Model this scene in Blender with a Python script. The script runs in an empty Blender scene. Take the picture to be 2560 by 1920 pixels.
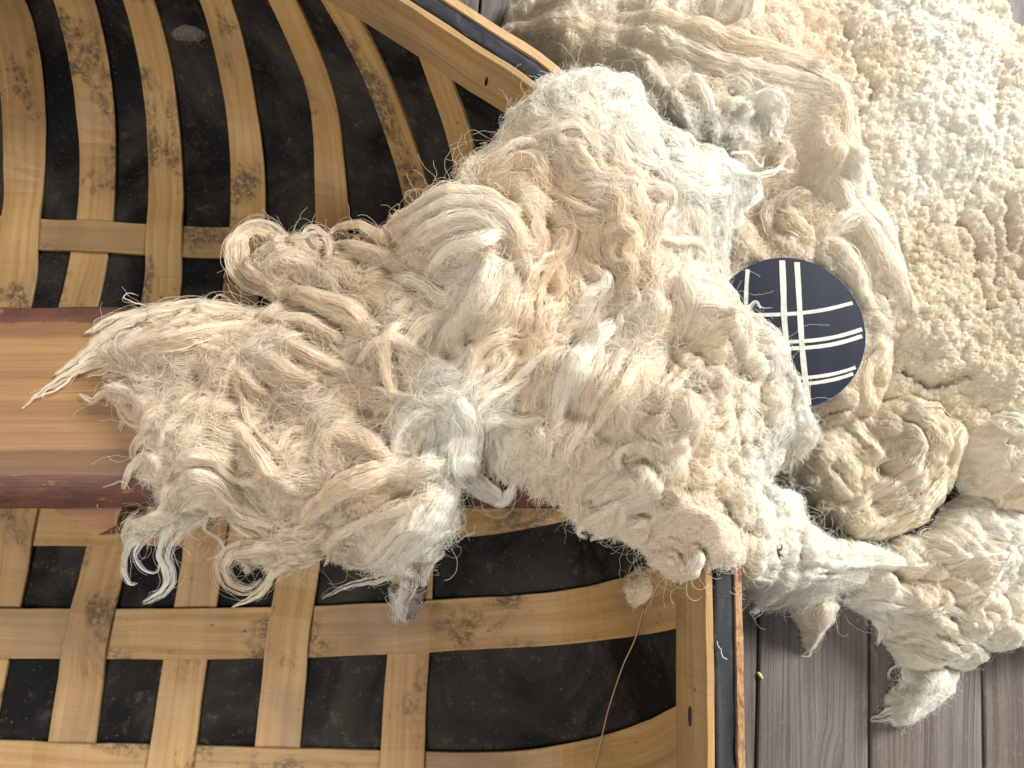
import bpy, math
import numpy as np

# ------------------------------------------------------------------ camera, world, light, exposure
sc = bpy.context.scene
COL = sc.collection
TILT = math.radians(9.0)
CAMZ = 1.0
F = 1934.0                                    # focal length in pixels of the 2560 px wide photograph
CAM = np.array([0.0, -CAMZ * math.tan(TILT), CAMZ])
cam_d = bpy.data.cameras.new('camera')
cam_d.sensor_width = 36.0
cam_d.lens = 36.0 * F / 2560.0
cam_d.clip_start = 0.01
cam_d.clip_end = 50.0
cam = bpy.data.objects.new('camera', cam_d)
COL.objects.link(cam)
cam.location = CAM
cam.rotation_euler = (TILT, 0, 0)
sc.camera = cam
cam_d.dof.use_dof = True
cam_d.dof.focus_distance = 0.70
cam_d.dof.aperture_fstop = 9.0

world = bpy.data.worlds.new('World')
sc.world = world
world.use_nodes = True
bg = world.node_tree.nodes['Background']
bg.inputs[0].default_value = (0.98, 0.98, 1.0, 1)
bg.inputs[1].default_value = 0.20


def area(name, loc, target, sx, sy, power, color):
    ld = bpy.data.lights.new(name, 'AREA')
    ld.shape = 'RECTANGLE'
    ld.size = sx
    ld.size_y = sy
    ld.energy = power
    ld.color = color
    o = bpy.data.objects.new(name, ld)
    COL.objects.link(o)
    from mathutils import Vector
    o.location = loc
    d = Vector(target) - Vector(loc)
    o.rotation_euler = d.to_track_quat('-Z', 'Y').to_euler()
    return o


area('window_light', (3.5, 2.4, 3.3), (0.10, 0.0, 0.2), 1.6, 1.6, 535, (0.95, 0.975, 1.0))
area('fill_light', (-1.5, -1.7, 3.3), (-0.35, 0.2, 0.1), 1.8, 1.8, 98, (1.0, 0.965, 0.93))  # added fill lamp, lifts the left and bow laths; no doorway known

sc.view_settings.view_transform = 'Standard'
sc.view_settings.look = 'None'
sc.view_settings.exposure = 0.14
sc.view_settings.gamma = 1.0
sc.cycles.max_bounces = 14
sc.cycles.diffuse_bounces = 5
sc.cycles.glossy_bounces = 2
sc.cycles.transmission_bounces = 12
try:
    sc.cycles_curves.shape = 'RIBBONS'
    sc.cycles_curves.subdivisions = 1
except Exception:
    pass

rng = np.random.default_rng(11)
CT, ST = math.cos(TILT), math.sin(TILT)


def ray(px, py):
    a = (np.asarray(px, float) - 1280) / F
    b = (960 - np.asarray(py, float)) / F
    return np.stack([a, b * CT + ST, b * ST - CT], -1)


def at(px, py, z):
    """where the sight line through that pixel meets height z"""
    d = ray(px, py)
    t = (np.asarray(z, float) - CAM[2]) / d[..., 2]
    return CAM + d * t[..., None]


# pixel spaces the outlines and locks were read in -> photograph pixels
SP = {'S': (0, 0, 1.0), 'O': (0, 0, 0.8641), 'A': (200, 500, 1.8436), 'B': (1150, 600, 2.0733),
      'C1': (0, 0, 1.728), 'C2': (1100, 0, 1.515), 'C3': (0, 1000, 1.728), 'C4': (1200, 1000, 1.6265),
      'D': (1750, 0, 2.728), 'E': (1200, 0, 3.16), 'G': (1900, 700, 2.37), 'J': (0, 720, 2.44), 'K': (1700, 1350, 2.572)}


def conv(sp, pts):
    ox, oy, s = SP[sp]
    p = np.array([q[:2] for q in pts], float) / s + (ox, oy)
    return p


# ------------------------------------------------------------------ noise
_lat = np.random.default_rng(5).random((256, 256))


def vnoise(x, y):
    xi = np.floor(x).astype(int)
    yi = np.floor(y).astype(int)
    fx = x - xi
    fy = y - yi
    fx = fx * fx * (3 - 2 * fx)
    fy = fy * fy * (3 - 2 * fy)
    g = lambda i, j: _lat[i & 255, j & 255]
    return (g(xi, yi) * (1 - fx) + g(xi + 1, yi) * fx) * (1 - fy) + (g(xi, yi + 1) * (1 - fx) + g(xi + 1, yi + 1) * fx) * fy


def fbm(x, y, sc_, octv=3, seed=0.0):
    s = 0
    a = 1.0
    t = 0
    for k in range(octv):
        s = s + a * (vnoise(x / sc_ + seed * 17.3 + k * 31.7, y / sc_ + seed * 7.1 + k * 13.3) * 2 - 1)
        t += a
        a *= 0.5
        sc_ = sc_ * 0.5
    return s / t


def catmull(P, n):
    P = np.asarray(P, float)
    if len(P) < 3:
        t = np.linspace(0, 1, n)[:, None]
        return P[0] * (1 - t) + P[-1] * t
    Q = np.vstack([2 * P[0] - P[1], P, 2 * P[-1] - P[-2]])
    seg = np.linalg.norm(np.diff(P, axis=0), axis=1)
    cum = np.concatenate([[0], np.cumsum(seg)])
    t = np.linspace(0, cum[-1], n)
    i = np.clip(np.searchsorted(cum, t, side='right') - 1, 0, len(P) - 2)
    u = ((t - cum[i]) / np.maximum(seg[i], 1e-9))[:, None]
    a, b, c, d = Q[i], Q[i + 1], Q[i + 2], Q[i + 3]
    return 0.5 * (2 * b + (c - a) * u + (2 * a - 5 * b + 4 * c - d) * u ** 2 + (3 * b - a - 3 * c + d) * u ** 3)


def seg_dist(x, y, poly, closed=True):
    """distance to a polyline and, when closed, whether inside"""
    P = np.asarray(poly)[:, :2]
    Q = np.roll(P, -1, axis=0) if closed else P[1:]
    P0 = P if closed else P[:-1]
    best = np.full(x.shape, 1e9)
    ins = np.zeros(x.shape, bool)
    for (ax, ay), (bx, by) in zip(P0, Q):
        dx, dy = bx - ax, by - ay
        L = dx * dx + dy * dy + 1e-12
        t = np.clip(((x - ax) * dx + (y - ay) * dy) / L, 0, 1)
        d = (x - ax - t * dx) ** 2 + (y - ay - t * dy) ** 2
        best = np.minimum(best, d)
        if closed:
            c = (ay > y) != (by > y)
            ins ^= c & (x < (bx - ax) * (y - ay) / (by - ay + 1e-12) + ax)
    best = np.sqrt(best)
    return np.where(ins, best, -best) if closed else best


# ------------------------------------------------------------------ object helpers
def tag(o, label=None, cat=None, group=None, kind=None):
    if label: o['label'] = label
    if cat: o['category'] = cat
    if group: o['group'] = group
    if kind: o['kind'] = kind
    return o


def empty(name, loc=(0, 0, 0)):
    o = bpy.data.objects.new(name, None)
    o.location = loc
    o.empty_display_size = 0.05
    COL.objects.link(o)
    return o


def link_mesh(name, verts, faces, mat, parent=None, uv=None, smooth=True, attr=None):
    me = bpy.data.meshes.new(name)
    verts = np.asarray(verts, np.float32)
    me.from_pydata(verts.tolist(), [], faces if isinstance(faces, list) else faces.tolist())
    if uv is not None:
        uvl = me.uv_layers.new(name='UVMap')
        li = np.zeros(len(me.loops), np.int32)
        me.loops.foreach_get('vertex_index', li)
        uvl.data.foreach_set('uv', np.asarray(uv, np.float32)[li].ravel())
    if attr is not None:
        at_ = me.attributes.new('tint', 'FLOAT_COLOR', 'POINT')
        c = np.ones((len(verts), 4), np.float32)
        c[:, :3] = attr
        at_.data.foreach_set('color', c.ravel())
    me.polygons.foreach_set('use_smooth', np.full(len(me.polygons), smooth))
    me.materials.append(mat)
    me.update()
    o = bpy.data.objects.new(name, me)
    COL.objects.link(o)
    if parent is not None:
        o.parent = parent
        o.matrix_parent_inverse = parent.matrix_world.inverted() if parent.type != 'EMPTY' else o.matrix_parent_inverse
    return o


def link_mesh_rel(name, verts, faces, mat, parent, **k):
    """vertices in world coordinates, parent an Empty somewhere: store them relative to it"""
    v = np.asarray(verts, float) - np.array(parent.location)
    return link_mesh(name, v, faces, mat, parent, **k)


def sweep(sections):
    """sections: (S, K, 3) closed cross sections -> verts, faces with caps"""
    S, K = sections.shape[:2]
    f = []
    for i in range(S - 1):
        for k in range(K):
            a, b = i * K + k, i * K + (k + 1) % K
            f.append((a, b, b + K, a + K))
    f.append(tuple(range(K))[::-1])
    f.append(tuple((S - 1) * K + k for k in range(K)))
    return sections.reshape(-1, 3), f


# ------------------------------------------------------------------ materials
class NT:
    def __init__(s, name):
        s.m = bpy.data.materials.new(name)
        s.m.use_nodes = True
        s.t = s.m.node_tree
        s.n = s.t.nodes
        s.p = s.n['Principled BSDF']
        s.out = s.n['Material Output']

    def new(s, typ, **k):
        nd = s.n.new(typ)
        for a, v in k.items():
            setattr(nd, a, v)
        return nd

    def l(s, a, b):
        s.t.links.new(a, b)

    def val(s, sock, v):
        if hasattr(v, 'is_output') or isinstance(v, bpy.types.NodeSocket):
            s.l(v, sock)
        else:
            sock.default_value = v

    def noise(s, vec, scale, detail=4, rough=0.55, dist=0.0):
        nd = s.new('ShaderNodeTexNoise')
        if vec is not None: s.l(vec, nd.inputs['Vector'])
        nd.inputs['Scale'].default_value = scale
        nd.inputs['Detail'].default_value = detail
        nd.inputs['Roughness'].default_value = rough
        nd.inputs['Distortion'].default_value = dist
        return nd.outputs['Fac']

    def mapping(s, vec, scale=(1, 1, 1), loc=(0, 0, 0), rot=(0, 0, 0)):
        nd = s.new('ShaderNodeMapping')
        s.l(vec, nd.inputs['Vector'])
        nd.inputs['Scale'].default_value = scale
        s.val(nd.inputs['Location'], loc)
        nd.inputs['Rotation'].default_value = rot
        return nd.outputs[0]

    def ramp(s, fac, stops, interp='LINEAR'):
        nd = s.new('ShaderNodeValToRGB')
        cr = nd.color_ramp
        cr.interpolation = interp
        while len(cr.elements) < len(stops):
            cr.elements.new(0.5)
        for e, (p, c) in zip(cr.elements, stops):
            e.position = p
            if not hasattr(c, '__len__'): c = (c, c, c)
            e.color = (*c, 1)
        s.l(fac, nd.inputs[0])
        return nd.outputs[0]

    def mix(s, fac, a, b, blend='MIX'):
        nd = s.new('ShaderNodeMix', data_type='RGBA', blend_type=blend)
        s.val(nd.inputs[0], fac)
        s.val(nd.inputs[6], a if not isinstance(a, tuple) else (*a, 1))
        s.val(nd.inputs[7], b if not isinstance(b, tuple) else (*b, 1))
        return nd.outputs[2]

    def math(s, op, a, b=0.0, clamp=False):
        nd = s.new('ShaderNodeMath', operation=op, use_clamp=clamp)
        s.val(nd.inputs[0], a)
        s.val(nd.inputs[1], b)
        return nd.outputs[0]

    def bump(s, h, strength=0.3, dist=0.001, normal=None):
        nd = s.new('ShaderNodeBump')
        s.l(h, nd.inputs['Height'])
        nd.inputs['Strength'].default_value = strength
        nd.inputs['Distance'].default_value = dist
        if normal is not None: s.l(normal, nd.inputs['Normal'])
        return nd.outputs[0]

    def fin(s, color=None, rough=None, normal=None, spec=None):
        if color is not None: s.val(s.p.inputs['Base Color'], color if not isinstance(color, tuple) else (*color, 1))
        if rough is not None: s.val(s.p.inputs['Roughness'], rough)
        if normal is not None: s.l(normal, s.p.inputs['Normal'])
        if spec is not None: s.p.inputs['Specular IOR Level'].default_value = spec
        return s.m


def uv_rand(T):
    """UV shifted by a per-object random number, so no two planks share a figure"""
    uv = T.new('ShaderNodeUVMap').outputs[0]
    rnd = T.new('ShaderNodeObjectInfo').outputs['Random']
    cmb = T.new('ShaderNodeCombineXYZ')
    T.l(T.math('MULTIPLY', rnd, 37.0), cmb.inputs[0])
    T.l(T.math('MULTIPLY', rnd, 91.0), cmb.inputs[2])
    ad = T.new('ShaderNodeVectorMath', operation='ADD')
    T.l(uv, ad.inputs[0])
    T.l(cmb.outputs[0], ad.inputs[1])
    return ad.outputs[0], rnd


def lath_material(name, light, dark, stain_amt=0.5, grain=1.0):
    T = NT(name)
    uv, rnd = uv_rand(T)
    warp = T.noise(T.mapping(uv, (3, 9, 1)), 1.0, 2)
    cmb = T.new('ShaderNodeCombineXYZ')
    T.l(T.math('MULTIPLY', warp, 0.035), cmb.inputs[1])
    ad = T.new('ShaderNodeVectorMath', operation='ADD')
    T.l(uv, ad.inputs[0]); T.l(cmb.outputs[0], ad.inputs[1])
    g1 = T.noise(T.mapping(ad.outputs[0], (2.0, 150, 1)), 1.0, 4, 0.6)
    g2 = T.noise(T.mapping(ad.outputs[0], (16, 1400, 1)), 1.0, 3, 0.6)
    broad = T.noise(T.mapping(uv, (4, 10, 1)), 1.0, 3)
    c = T.mix(T.ramp(g1, [(0.38, 0.0), (0.66, 1.0)]), light, dark)
    c = T.mix(T.ramp(broad, [(0.35, 0.0), (0.7, 0.45)]), c, tuple(x * 0.72 for x in dark))
    c = T.mix(T.ramp(g2, [(0.5, 0.0), (0.72, 0.30 * grain)]), c, tuple(x * 0.45 for x in dark))
    # saw marks across
    saw = T.noise(T.mapping(uv, (900, 6, 1)), 1.0, 2)
    c = T.mix(T.ramp(saw, [(0.52, 0.0), (0.7, 0.22)]), c, tuple(x * 0.5 for x in dark))
    # dirt: blotches broken up by fine noise
    s1 = T.noise(T.mapping(uv, (9, 15, 1)), 1.0, 5, 0.62, 0.4)
    s2 = T.noise(T.mapping(uv, (160, 170, 1)), 1.0, 5, 0.75)
    st = T.math('MULTIPLY', T.ramp(s1, [(0.535, 0.0), (0.615, 1.0)]), T.ramp(s2, [(0.42, 0.1), (0.54, 1.0)]))
    c = T.mix(T.math('MULTIPLY', st, stain_amt), c, (0.060, 0.044, 0.032))
    sm = T.noise(T.mapping(uv, (5, 8, 1), (3.1, 7.7, 0)), 1.0, 3, 0.5, 0.3)
    c = T.mix(T.ramp(sm, [(0.50, 0.0), (0.68, 0.55)]), c, (0.17, 0.115, 0.065))
    # scattered specks and small knots
    v = T.new('ShaderNodeTexVoronoi', feature='F1')
    T.l(T.mapping(uv, (40, 60, 1)), v.inputs['Vector']); v.inputs['Scale'].default_value = 1.0
    spk = T.math('MULTIPLY', T.ramp(v.outputs['Distance'], [(0.05, 1.0), (0.14, 0.0)]), T.ramp(s2, [(0.50, 0.0), (0.56, 1.0)]))
    c = T.mix(T.math('MULTIPLY', spk, 0.85), c, (0.05, 0.032, 0.02))
    n = T.bump(g2, 0.25, 0.0006)
    n = T.bump(g1, 0.3, 0.0008, n)
    return T.fin(c, T.ramp(s1, [(0.4, 0.5), (0.7, 0.75)]), n, 0.35)


M = {}
M['lath'] = lath_material('pale_pine_lath', (0.500, 0.315, 0.128), (0.375, 0.208, 0.074), 0.80)
M['inwale'] = lath_material('gunwale_pine', (0.42, 0.262, 0.112), (0.29, 0.160, 0.062), 0.35)

# weathered outer strip, rough and rusty brown
T = NT('rough_outer_strip')
uv, _ = uv_rand(T)
a = T.noise(T.mapping(uv, (120, 400, 1)), 1.0, 5, 0.7)
b = T.noise(T.mapping(uv, (30, 30, 1)), 1.0, 3)
c = T.mix(T.ramp(a, [(0.4, 0.0), (0.6, 1.0)]), (0.44, 0.24, 0.11), (0.15, 0.07, 0.035))
c = T.mix(T.ramp(b, [(0.45, 0.0), (0.6, 0.6)]), c, (0.50, 0.31, 0.15))
obx = T.new('ShaderNodeTexCoord').outputs['Object']
sy = T.new('ShaderNodeSeparateXYZ'); T.l(obx, sy.inputs[0])
c = T.mix(T.math('MULTIPLY', T.ramp(T.math('ADD', sy.outputs[1], 0.2), [(0.35, 0.0), (0.5, 1.0)]), 0.8), c, (0.52, 0.33, 0.155))
M['outwale'] = T.fin(c, 0.75, T.bump(a, 0.7, 0.002))

# tarred skin inside the hull
T = NT('tarred_canvas')
tc = T.new('ShaderNodeTexCoord').outputs['Object']
dust = T.noise(tc, 7, 5, 0.62, 0.6)
fine = T.noise(tc, 420, 3, 0.7)
weave = T.noise(tc, 1400, 2, 0.6)
c = T.mix(T.ramp(dust, [(0.44, 0.0), (0.68, 0.85)]), (0.006, 0.0055, 0.0055), (0.050, 0.042, 0.033))
d2 = T.noise(tc, 60, 6, 0.8)
c = T.mix(T.math('MULTIPLY', T.ramp(d2, [(0.56, 0.0), (0.70, 0.8)]), T.ramp(dust, [(0.35, 0.1), (0.6, 1.0)])), c, (0.105, 0.080, 0.055))
v = T.new('ShaderNodeTexVoronoi'); T.l(tc, v.inputs['Vector']); v.inputs['Scale'].default_value = 170
c = T.mix(T.math('MULTIPLY', T.ramp(v.outputs['Distance'], [(0.06, 1.0), (0.16, 0.0)]), T.ramp(fine, [(0.5, 0.0), (0.56, 0.8)])), c, (0.27, 0.20, 0.12))
n = T.bump(weave, 0.5, 0.0006)
n = T.bump(dust, 0.6, 0.01, n)
M['skin'] = T.fin(c, T.ramp(dust, [(0.3, 0.60), (0.7, 0.9)]), n, 0.12)

# glossy black edge where the skin folds over the rim
T = NT('black_tarred_fold')
tc = T.new('ShaderNodeTexCoord').outputs['Object']
fine = T.noise(tc, 900, 4, 0.7)
big = T.noise(tc, 16, 3, 0.5, 0.3)
sp = T.noise(tc, 300, 4, 0.7)
c = T.mix(T.ramp(sp, [(0.58, 0.0), (0.72, 0.5)]), (0.010, 0.011, 0.014), (0.10, 0.10, 0.10))
n = T.bump(fine, 0.5, 0.0008)
n = T.bump(big, 0.8, 0.006, n)
M['fold'] = T.fin(c, T.ramp(big, [(0.35, 0.36), (0.65, 0.58)]), n, 0.6)

# seat plank: v runs 0 (near edge) .. 1 (far edge) across the board, stored in metres
T = NT('live_edge_seat_plank')
uv = T.new('ShaderNodeUVMap').outputs[0]
warp = T.noise(T.mapping(uv, (3.2, 8, 1)), 1.0, 3)
cmb = T.new('ShaderNodeCombineXYZ')
T.l(T.math('MULTIPLY', T.math('SUBTRACT', warp, 0.5), 0.016), cmb.inputs[1])
ad = T.new('ShaderNodeVectorMath', operation='ADD')
T.l(uv, ad.inputs[0]); T.l(cmb.outputs[0], ad.inputs[1])
g1 = T.noise(T.mapping(ad.outputs[0], (1.3, 60, 1)), 1.0, 5, 0.7)
g2 = T.noise(T.mapping(ad.outputs[0], (14, 1300, 1)), 1.0, 3, 0.6)
g3 = T.noise(T.mapping(ad.outputs[0], (3, 420, 1)), 1.0, 3, 0.6)
c = T.mix(T.ramp(g1, [(0.36, 0.0), (0.64, 1.0)]), (0.33, 0.183, 0.072), (0.235, 0.120, 0.045))
c = T.mix(T.ramp(g3, [(0.50, 0.0), (0.64, 0.55)]), c, (0.20, 0.100, 0.038))
c = T.mix(T.ramp(g2, [(0.5, 0.0), (0.7, 0.5)]), c, (0.14, 0.065, 0.028))
sep = T.new('ShaderNodeSeparateXYZ'); T.l(ad.outputs[0], sep.inputs[0])
edge = T.ramp(T.math('MULTIPLY', sep.outputs[1], 4.0), [(0.0, 1.0), (0.268, 1.0), (0.280, 0.0), (0.765, 0.0), (0.785, 0.8), (1.0, 0.8)])
c = T.mix(T.math('MULTIPLY', edge, 0.62), c, (0.105, 0.045, 0.024))
wn = T.noise(T.mapping(uv, (25, 70, 1)), 1.0, 5, 0.65)
cmb2 = T.new('ShaderNodeCombineXYZ')
T.l(T.math('MULTIPLY', T.math('SUBTRACT', wn, 0.5), 0.018), cmb2.inputs[1])
ad2 = T.new('ShaderNodeVectorMath', operation='ADD'); T.l(uv, ad2.inputs[0]); T.l(cmb2.outputs[0], ad2.inputs[1])
sep2 = T.new('ShaderNodeSeparateXYZ'); T.l(ad2.outputs[0], sep2.inputs[0])
wane = T.ramp(T.math('MULTIPLY', sep2.outputs[1], 4.0), [(0.0, 1.0), (0.150, 1.0), (0.156, 0.0), (0.838, 0.0), (0.846, 1.0), (1.0, 1.0)])
wc = T.mix(T.ramp(wn, [(0.35, 0.0), (0.65, 1.0)]), (0.150, 0.058, 0.038), (0.085, 0.034, 0.024))
wc = T.mix(T.ramp(T.noise(T.mapping(uv, (22, 60, 1)), 1.7, 6, 0.7), [(0.60, 0.0), (0.66, 0.8)]), wc, (0.30, 0.15, 0.06))
wc = T.mix(T.ramp(T.noise(T.mapping(uv, (60, 260, 1)), 1.0, 4, 0.7), [(0.60, 0.0), (0.66, 0.8)]), wc, (0.03, 0.015, 0.01))
c = T.mix(wane, c, wc)
n = T.bump(g2, 0.3, 0.0007)
n = T.bump(g3, 0.35, 0.001, n)
n = T.bump(wn, 0.25, 0.004, n)
M['seat'] = T.fin(c, 0.55, n, 0.45)

T = NT('red_brown_bracket')
uv, _ = uv_rand(T)
g = T.noise(T.mapping(uv, (6, 200, 1)), 1.0, 4)
c = T.mix(T.ramp(g, [(0.35, 0.0), (0.65, 1.0)]), (0.30, 0.135, 0.055), (0.17, 0.070, 0.030))
M['bracket'] = T.fin(c, 0.5, T.bump(g, 0.3, 0.001))

# old floorboards
T = NT('worn_floorboard')
uv, rnd = uv_rand(T)
v = T.new('ShaderNodeTexVoronoi', feature='F1')
T.l(T.mapping(uv, (3.4, 9.0, 1)), v.inputs['Vector']); v.inputs['Scale'].default_value = 1.0
v.inputs['Randomness'].default_value = 1.0
knotf = T.ramp(v.outputs['Distance'], [(0.0, 1.0), (0.30, 0.0)])
warp = T.noise(T.mapping(uv, (1.6, 9, 1)), 1.0, 2)
cmb = T.new('ShaderNodeCombineXYZ')
T.l(T.math('ADD', T.math('MULTIPLY', warp, 0.045), T.math('MULTIPLY', knotf, 0.035)), cmb.inputs[1])
ad = T.new('ShaderNodeVectorMath', operation='ADD')
T.l(uv, ad.inputs[0]); T.l(cmb.outputs[0], ad.inputs[1])
g1 = T.noise(T.mapping(ad.outputs[0], (1.2, 190, 1)), 1.0, 3, 0.6)
g2 = T.noise(T.mapping(ad.outputs[0], (7, 620, 1)), 1.0, 4, 0.7)
g3 = T.noise(T.mapping(uv, (130, 300, 1)), 1.0, 5, 0.75)
tone = T.noise(T.mapping(uv, (3.5, 7, 1)), 1.0, 4, 0.6)
c = T.mix(T.ramp(tone, [(0.35, 0.0), (0.65, 1.0)]), (0.185, 0.162, 0.142), (0.140, 0.108, 0.086))
c = T.mix(T.ramp(g1, [(0.48, 0.0), (0.60, 0.65)]), c, (0.075, 0.056, 0.047))
c = T.mix(T.ramp(g2, [(0.48, 0.0), (0.64, 0.7)]), c, (0.070, 0.052, 0.044))
c = T.mix(T.ramp(g3, [(0.56, 0.0), (0.70, 0.55)]), c, (0.26, 0.21, 0.18))
c = T.mix(T.ramp(v.outputs['Distance'], [(0.0, 0.9), (0.06, 0.75), (0.085, 0.0)]), c, (0.045, 0.027, 0.022))
blot = T.noise(T.mapping(uv, (9, 16, 1)), 1.0, 5, 0.7)
c = T.mix(T.ramp(blot, [(0.58, 0.0), (0.72, 0.7)]), c, (0.040, 0.033, 0.032))
n = T.bump(g2, 0.6, 0.0012)
n = T.bump(g1, 0.4, 0.0016, n)
M['floor'] = T.fin(c, T.ramp(g3, [(0.4, 0.50), (0.7, 0.72)]), n, 0.4)

T = NT('dark_gap')
M['gap'] = T.fin((0.012, 0.010, 0.009), 0.9)

T = NT('navy_lacquer')
tc = T.new('ShaderNodeTexCoord').outputs['Object']
g = T.noise(T.mapping(tc, (40, 4, 1)), 1.0, 4)
c = T.mix(T.ramp(g, [(0.35, 0.0), (0.7, 1.0)]), (0.006, 0.0065, 0.012), (0.009, 0.011, 0.024))
M['navy'] = T.fin(c, 0.5, T.bump(T.noise(tc, 60, 3), 0.06, 0.001), 0.18)
T = NT('navy_rim')
M['navyrim'] = T.fin((0.030, 0.055, 0.14), 0.22)
T = NT('cream_stripe')
tc = T.new('ShaderNodeTexCoord').outputs['Object']
c = T.mix(T.ramp(T.noise(tc, 120, 4), [(0.4, 0.0), (0.65, 1.0)]), (0.58, 0.56, 0.47), (0.48, 0.46, 0.37))
M['cream'] = T.fin(c, 0.6, None, 0.3)

T = NT('dry_straw')
M['straw'] = T.fin((0.36, 0.22, 0.09), 0.5)
T = NT('dark_burr')
M['burr'] = T.fin((0.055, 0.032, 0.018), 0.8)
T = NT('yellow_husk')
M['husk'] = T.fin((0.62, 0.50, 0.17), 0.5)


def wool_material(name, fibre):
    T = NT(name)
    at_ = T.new('ShaderNodeAttribute', attribute_name='tint')
    col = at_.outputs['Color']
    T.t.nodes.remove(T.p)
    if fibre:
        d = T.new('ShaderNodeBsdfPrincipled')
        T.l(col, d.inputs['Base Color'])
        d.inputs['Roughness'].default_value = 0.48
        d.inputs['Specular IOR Level'].default_value = 0.35
        t = T.new('ShaderNodeBsdfTranslucent')
        T.l(col, t.inputs['Color'])
        mx = T.new('ShaderNodeMixShader')
        mx.inputs[0].default_value = 0.36
        T.l(d.outputs[0], mx.inputs[1]); T.l(t.outputs[0], mx.inputs[2])
        T.l(mx.outputs[0], T.out.inputs[0])
    else:
        tc = T.new('ShaderNodeTexCoord').outputs['Object']
        d = T.new('ShaderNodeBsdfPrincipled')
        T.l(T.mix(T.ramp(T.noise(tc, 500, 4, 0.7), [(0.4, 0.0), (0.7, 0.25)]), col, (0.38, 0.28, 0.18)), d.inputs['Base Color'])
        d.inputs['Roughness'].default_value = 1.0
        d.inputs['Specular IOR Level'].default_value = 0.05
        T.l(T.bump(T.noise(tc, 700, 4, 0.7), 0.8, 0.002), d.inputs['Normal'])
        T.l(d.outputs[0], T.out.inputs[0])
    return T.m


M['fibre'] = wool_material('wool_fibre', True)
M['mat'] = wool_material('wool_underlayer', False)

# ------------------------------------------------------------------ floor
FZ = 0.0
floor = empty('floor')
tag(floor, kind='structure')
PITCH = 0.1385
YAW = -math.radians(4.2)
# a seam passes through photograph pixel (1894, 1730)
sp_ = at(1894, 1730, 0.0)
dirv = np.array([math.sin(-YAW), math.cos(-YAW), 0])
perp = np.array([dirv[1], -dirv[0], 0])
base_off = float(np.dot(sp_, perp))
Lb = 4.2


def board_mesh(k):
    w = PITCH - 0.0032
    r = np.random.default_rng(100 + k)
    nu = 24
    us = np.linspace(-Lb / 2, Lb / 2, nu)
    b = 0.0016
    prof = [(-w / 2, -0.02), (-w / 2, -b), (-w / 2 + b, 0), (w / 2 - b, 0), (w / 2, -b), (w / 2, -0.02)]
    sec = np.zeros((nu, len(prof), 3))
    uvs = np.zeros((nu, len(prof), 2))
    for i, u in enumerate(us):
        j1, j2 = r.normal(0, 0.0005, 2)
        for q, (px_, pz) in enumerate(prof):
            sec[i, q] = (px_ + (j1 if px_ < 0 else j2), u, pz)
            uvs[i, q] = (u, px_)
    vv, ff = sweep(sec)
    return vv, ff, uvs.reshape(-1, 2)


bmeshes = []
for k in range(4):
    vv, ff, uu = board_mesh(k)
    o = link_mesh('floorboard', vv, ff, M['floor'], floor, uv=uu, smooth=False)
    bmeshes.append(o)
cnt = 0
for k in range(-12, 12):
    off = base_off + (k + 0.5) * PITCH
    if cnt < 4:
        o = bmeshes[cnt]
    else:
        o = bmeshes[cnt % 4].copy()
        COL.objects.link(o)
        o.parent = floor
    cnt += 1
    p = perp * off
    o.location = (p[0], p[1], -0.0006 * (k % 3))
    o.rotation_euler = (0, 0, YAW)
vs = [(-1.9, -2.3, -0.022), (2.0, -2.3, -0.022), (2.0, 2.3, -0.022), (-1.9, 2.3, -0.022)]
o = link_mesh('floor_void', vs, [(0, 1, 2, 3)], M['gap'], floor)

# ------------------------------------------------------------------ coracle
HG = 0.33          # height of the rim
ZB = 0.022         # bottom of the skin
rim_px = [(1790, 2150), (1790, 1916), (1786, 1600), (1781, 1400), (1765, 1250), (1722, 950), (1640, 660), (1505, 385), (1351, 215), (1190, 108), (1027, 0), (880, -90),
          (700, -185), (450, -270)]
R1 = at([p[0] for p in rim_px], [p[1] for p in rim_px], HG)[:, :2]
extra = np.array([(-0.50, 0.475), (-0.68, 0.40), (-0.86, 0.25), (-0.98, 0.02), (-1.03, -0.25), (-0.99, -0.52), (-0.86, -0.74), (-0.64, -0.88),
                  (-0.38, -0.93), (-0.12, -0.87), (0.06, -0.72), (0.15, -0.56)])
ctrl = np.vstack([R1, extra])
cl = catmull(np.vstack([ctrl, ctrl[:1]]), 241)[:-1]
OUT = cl                                           # dense outline (inner side of the rim fold)
WALL = 0.17


def hull_d(x, y):
    return seg_dist(np.asarray(x, float), np.asarray(y, float), OUT[::2])


def hull_z_d(d):
    t = np.clip(d / WALL, 0, 1)
    return ZB + (HG - ZB) * (1 - t) ** 3.3 + 0.0


def hull_z(x, y):
    return hull_z_d(hull_d(x, y))


def hull_hit(px, py):
    """sight line onto the hull's inner surface"""
    px = np.asarray(px, float); py = np.asarray(py, float)
    zz = np.full(px.shape, HG + 0.02)
    hit = zz.copy()
    done = np.zeros(px.shape, bool)
    for z in np.arange(HG, ZB - 0.004, -0.004):
        p = at(px, py, z)
        hz = hull_z(p[..., 0], p[..., 1])
        dd = hull_d(p[..., 0], p[..., 1])
        h = (hz >= z) & ~done & (dd > 0)
        hit[h] = z
        done |= h
    hit[~done] = ZB
    return at(px, py, hit)


tang = np.roll(OUT, -1, 0) - np.roll(OUT, 1, 0)
tang /= np.linalg.norm(tang, axis=1)[:, None]
INN = np.stack([-tang[:, 1], tang[:, 0]], 1)
cen = OUT.mean(0)
if (INN * (cen - OUT)).sum() < 0: INN = -INN
ARC = np.concatenate([[0], np.cumsum(np.linalg.norm(np.diff(OUT, axis=0), axis=1))])

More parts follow.
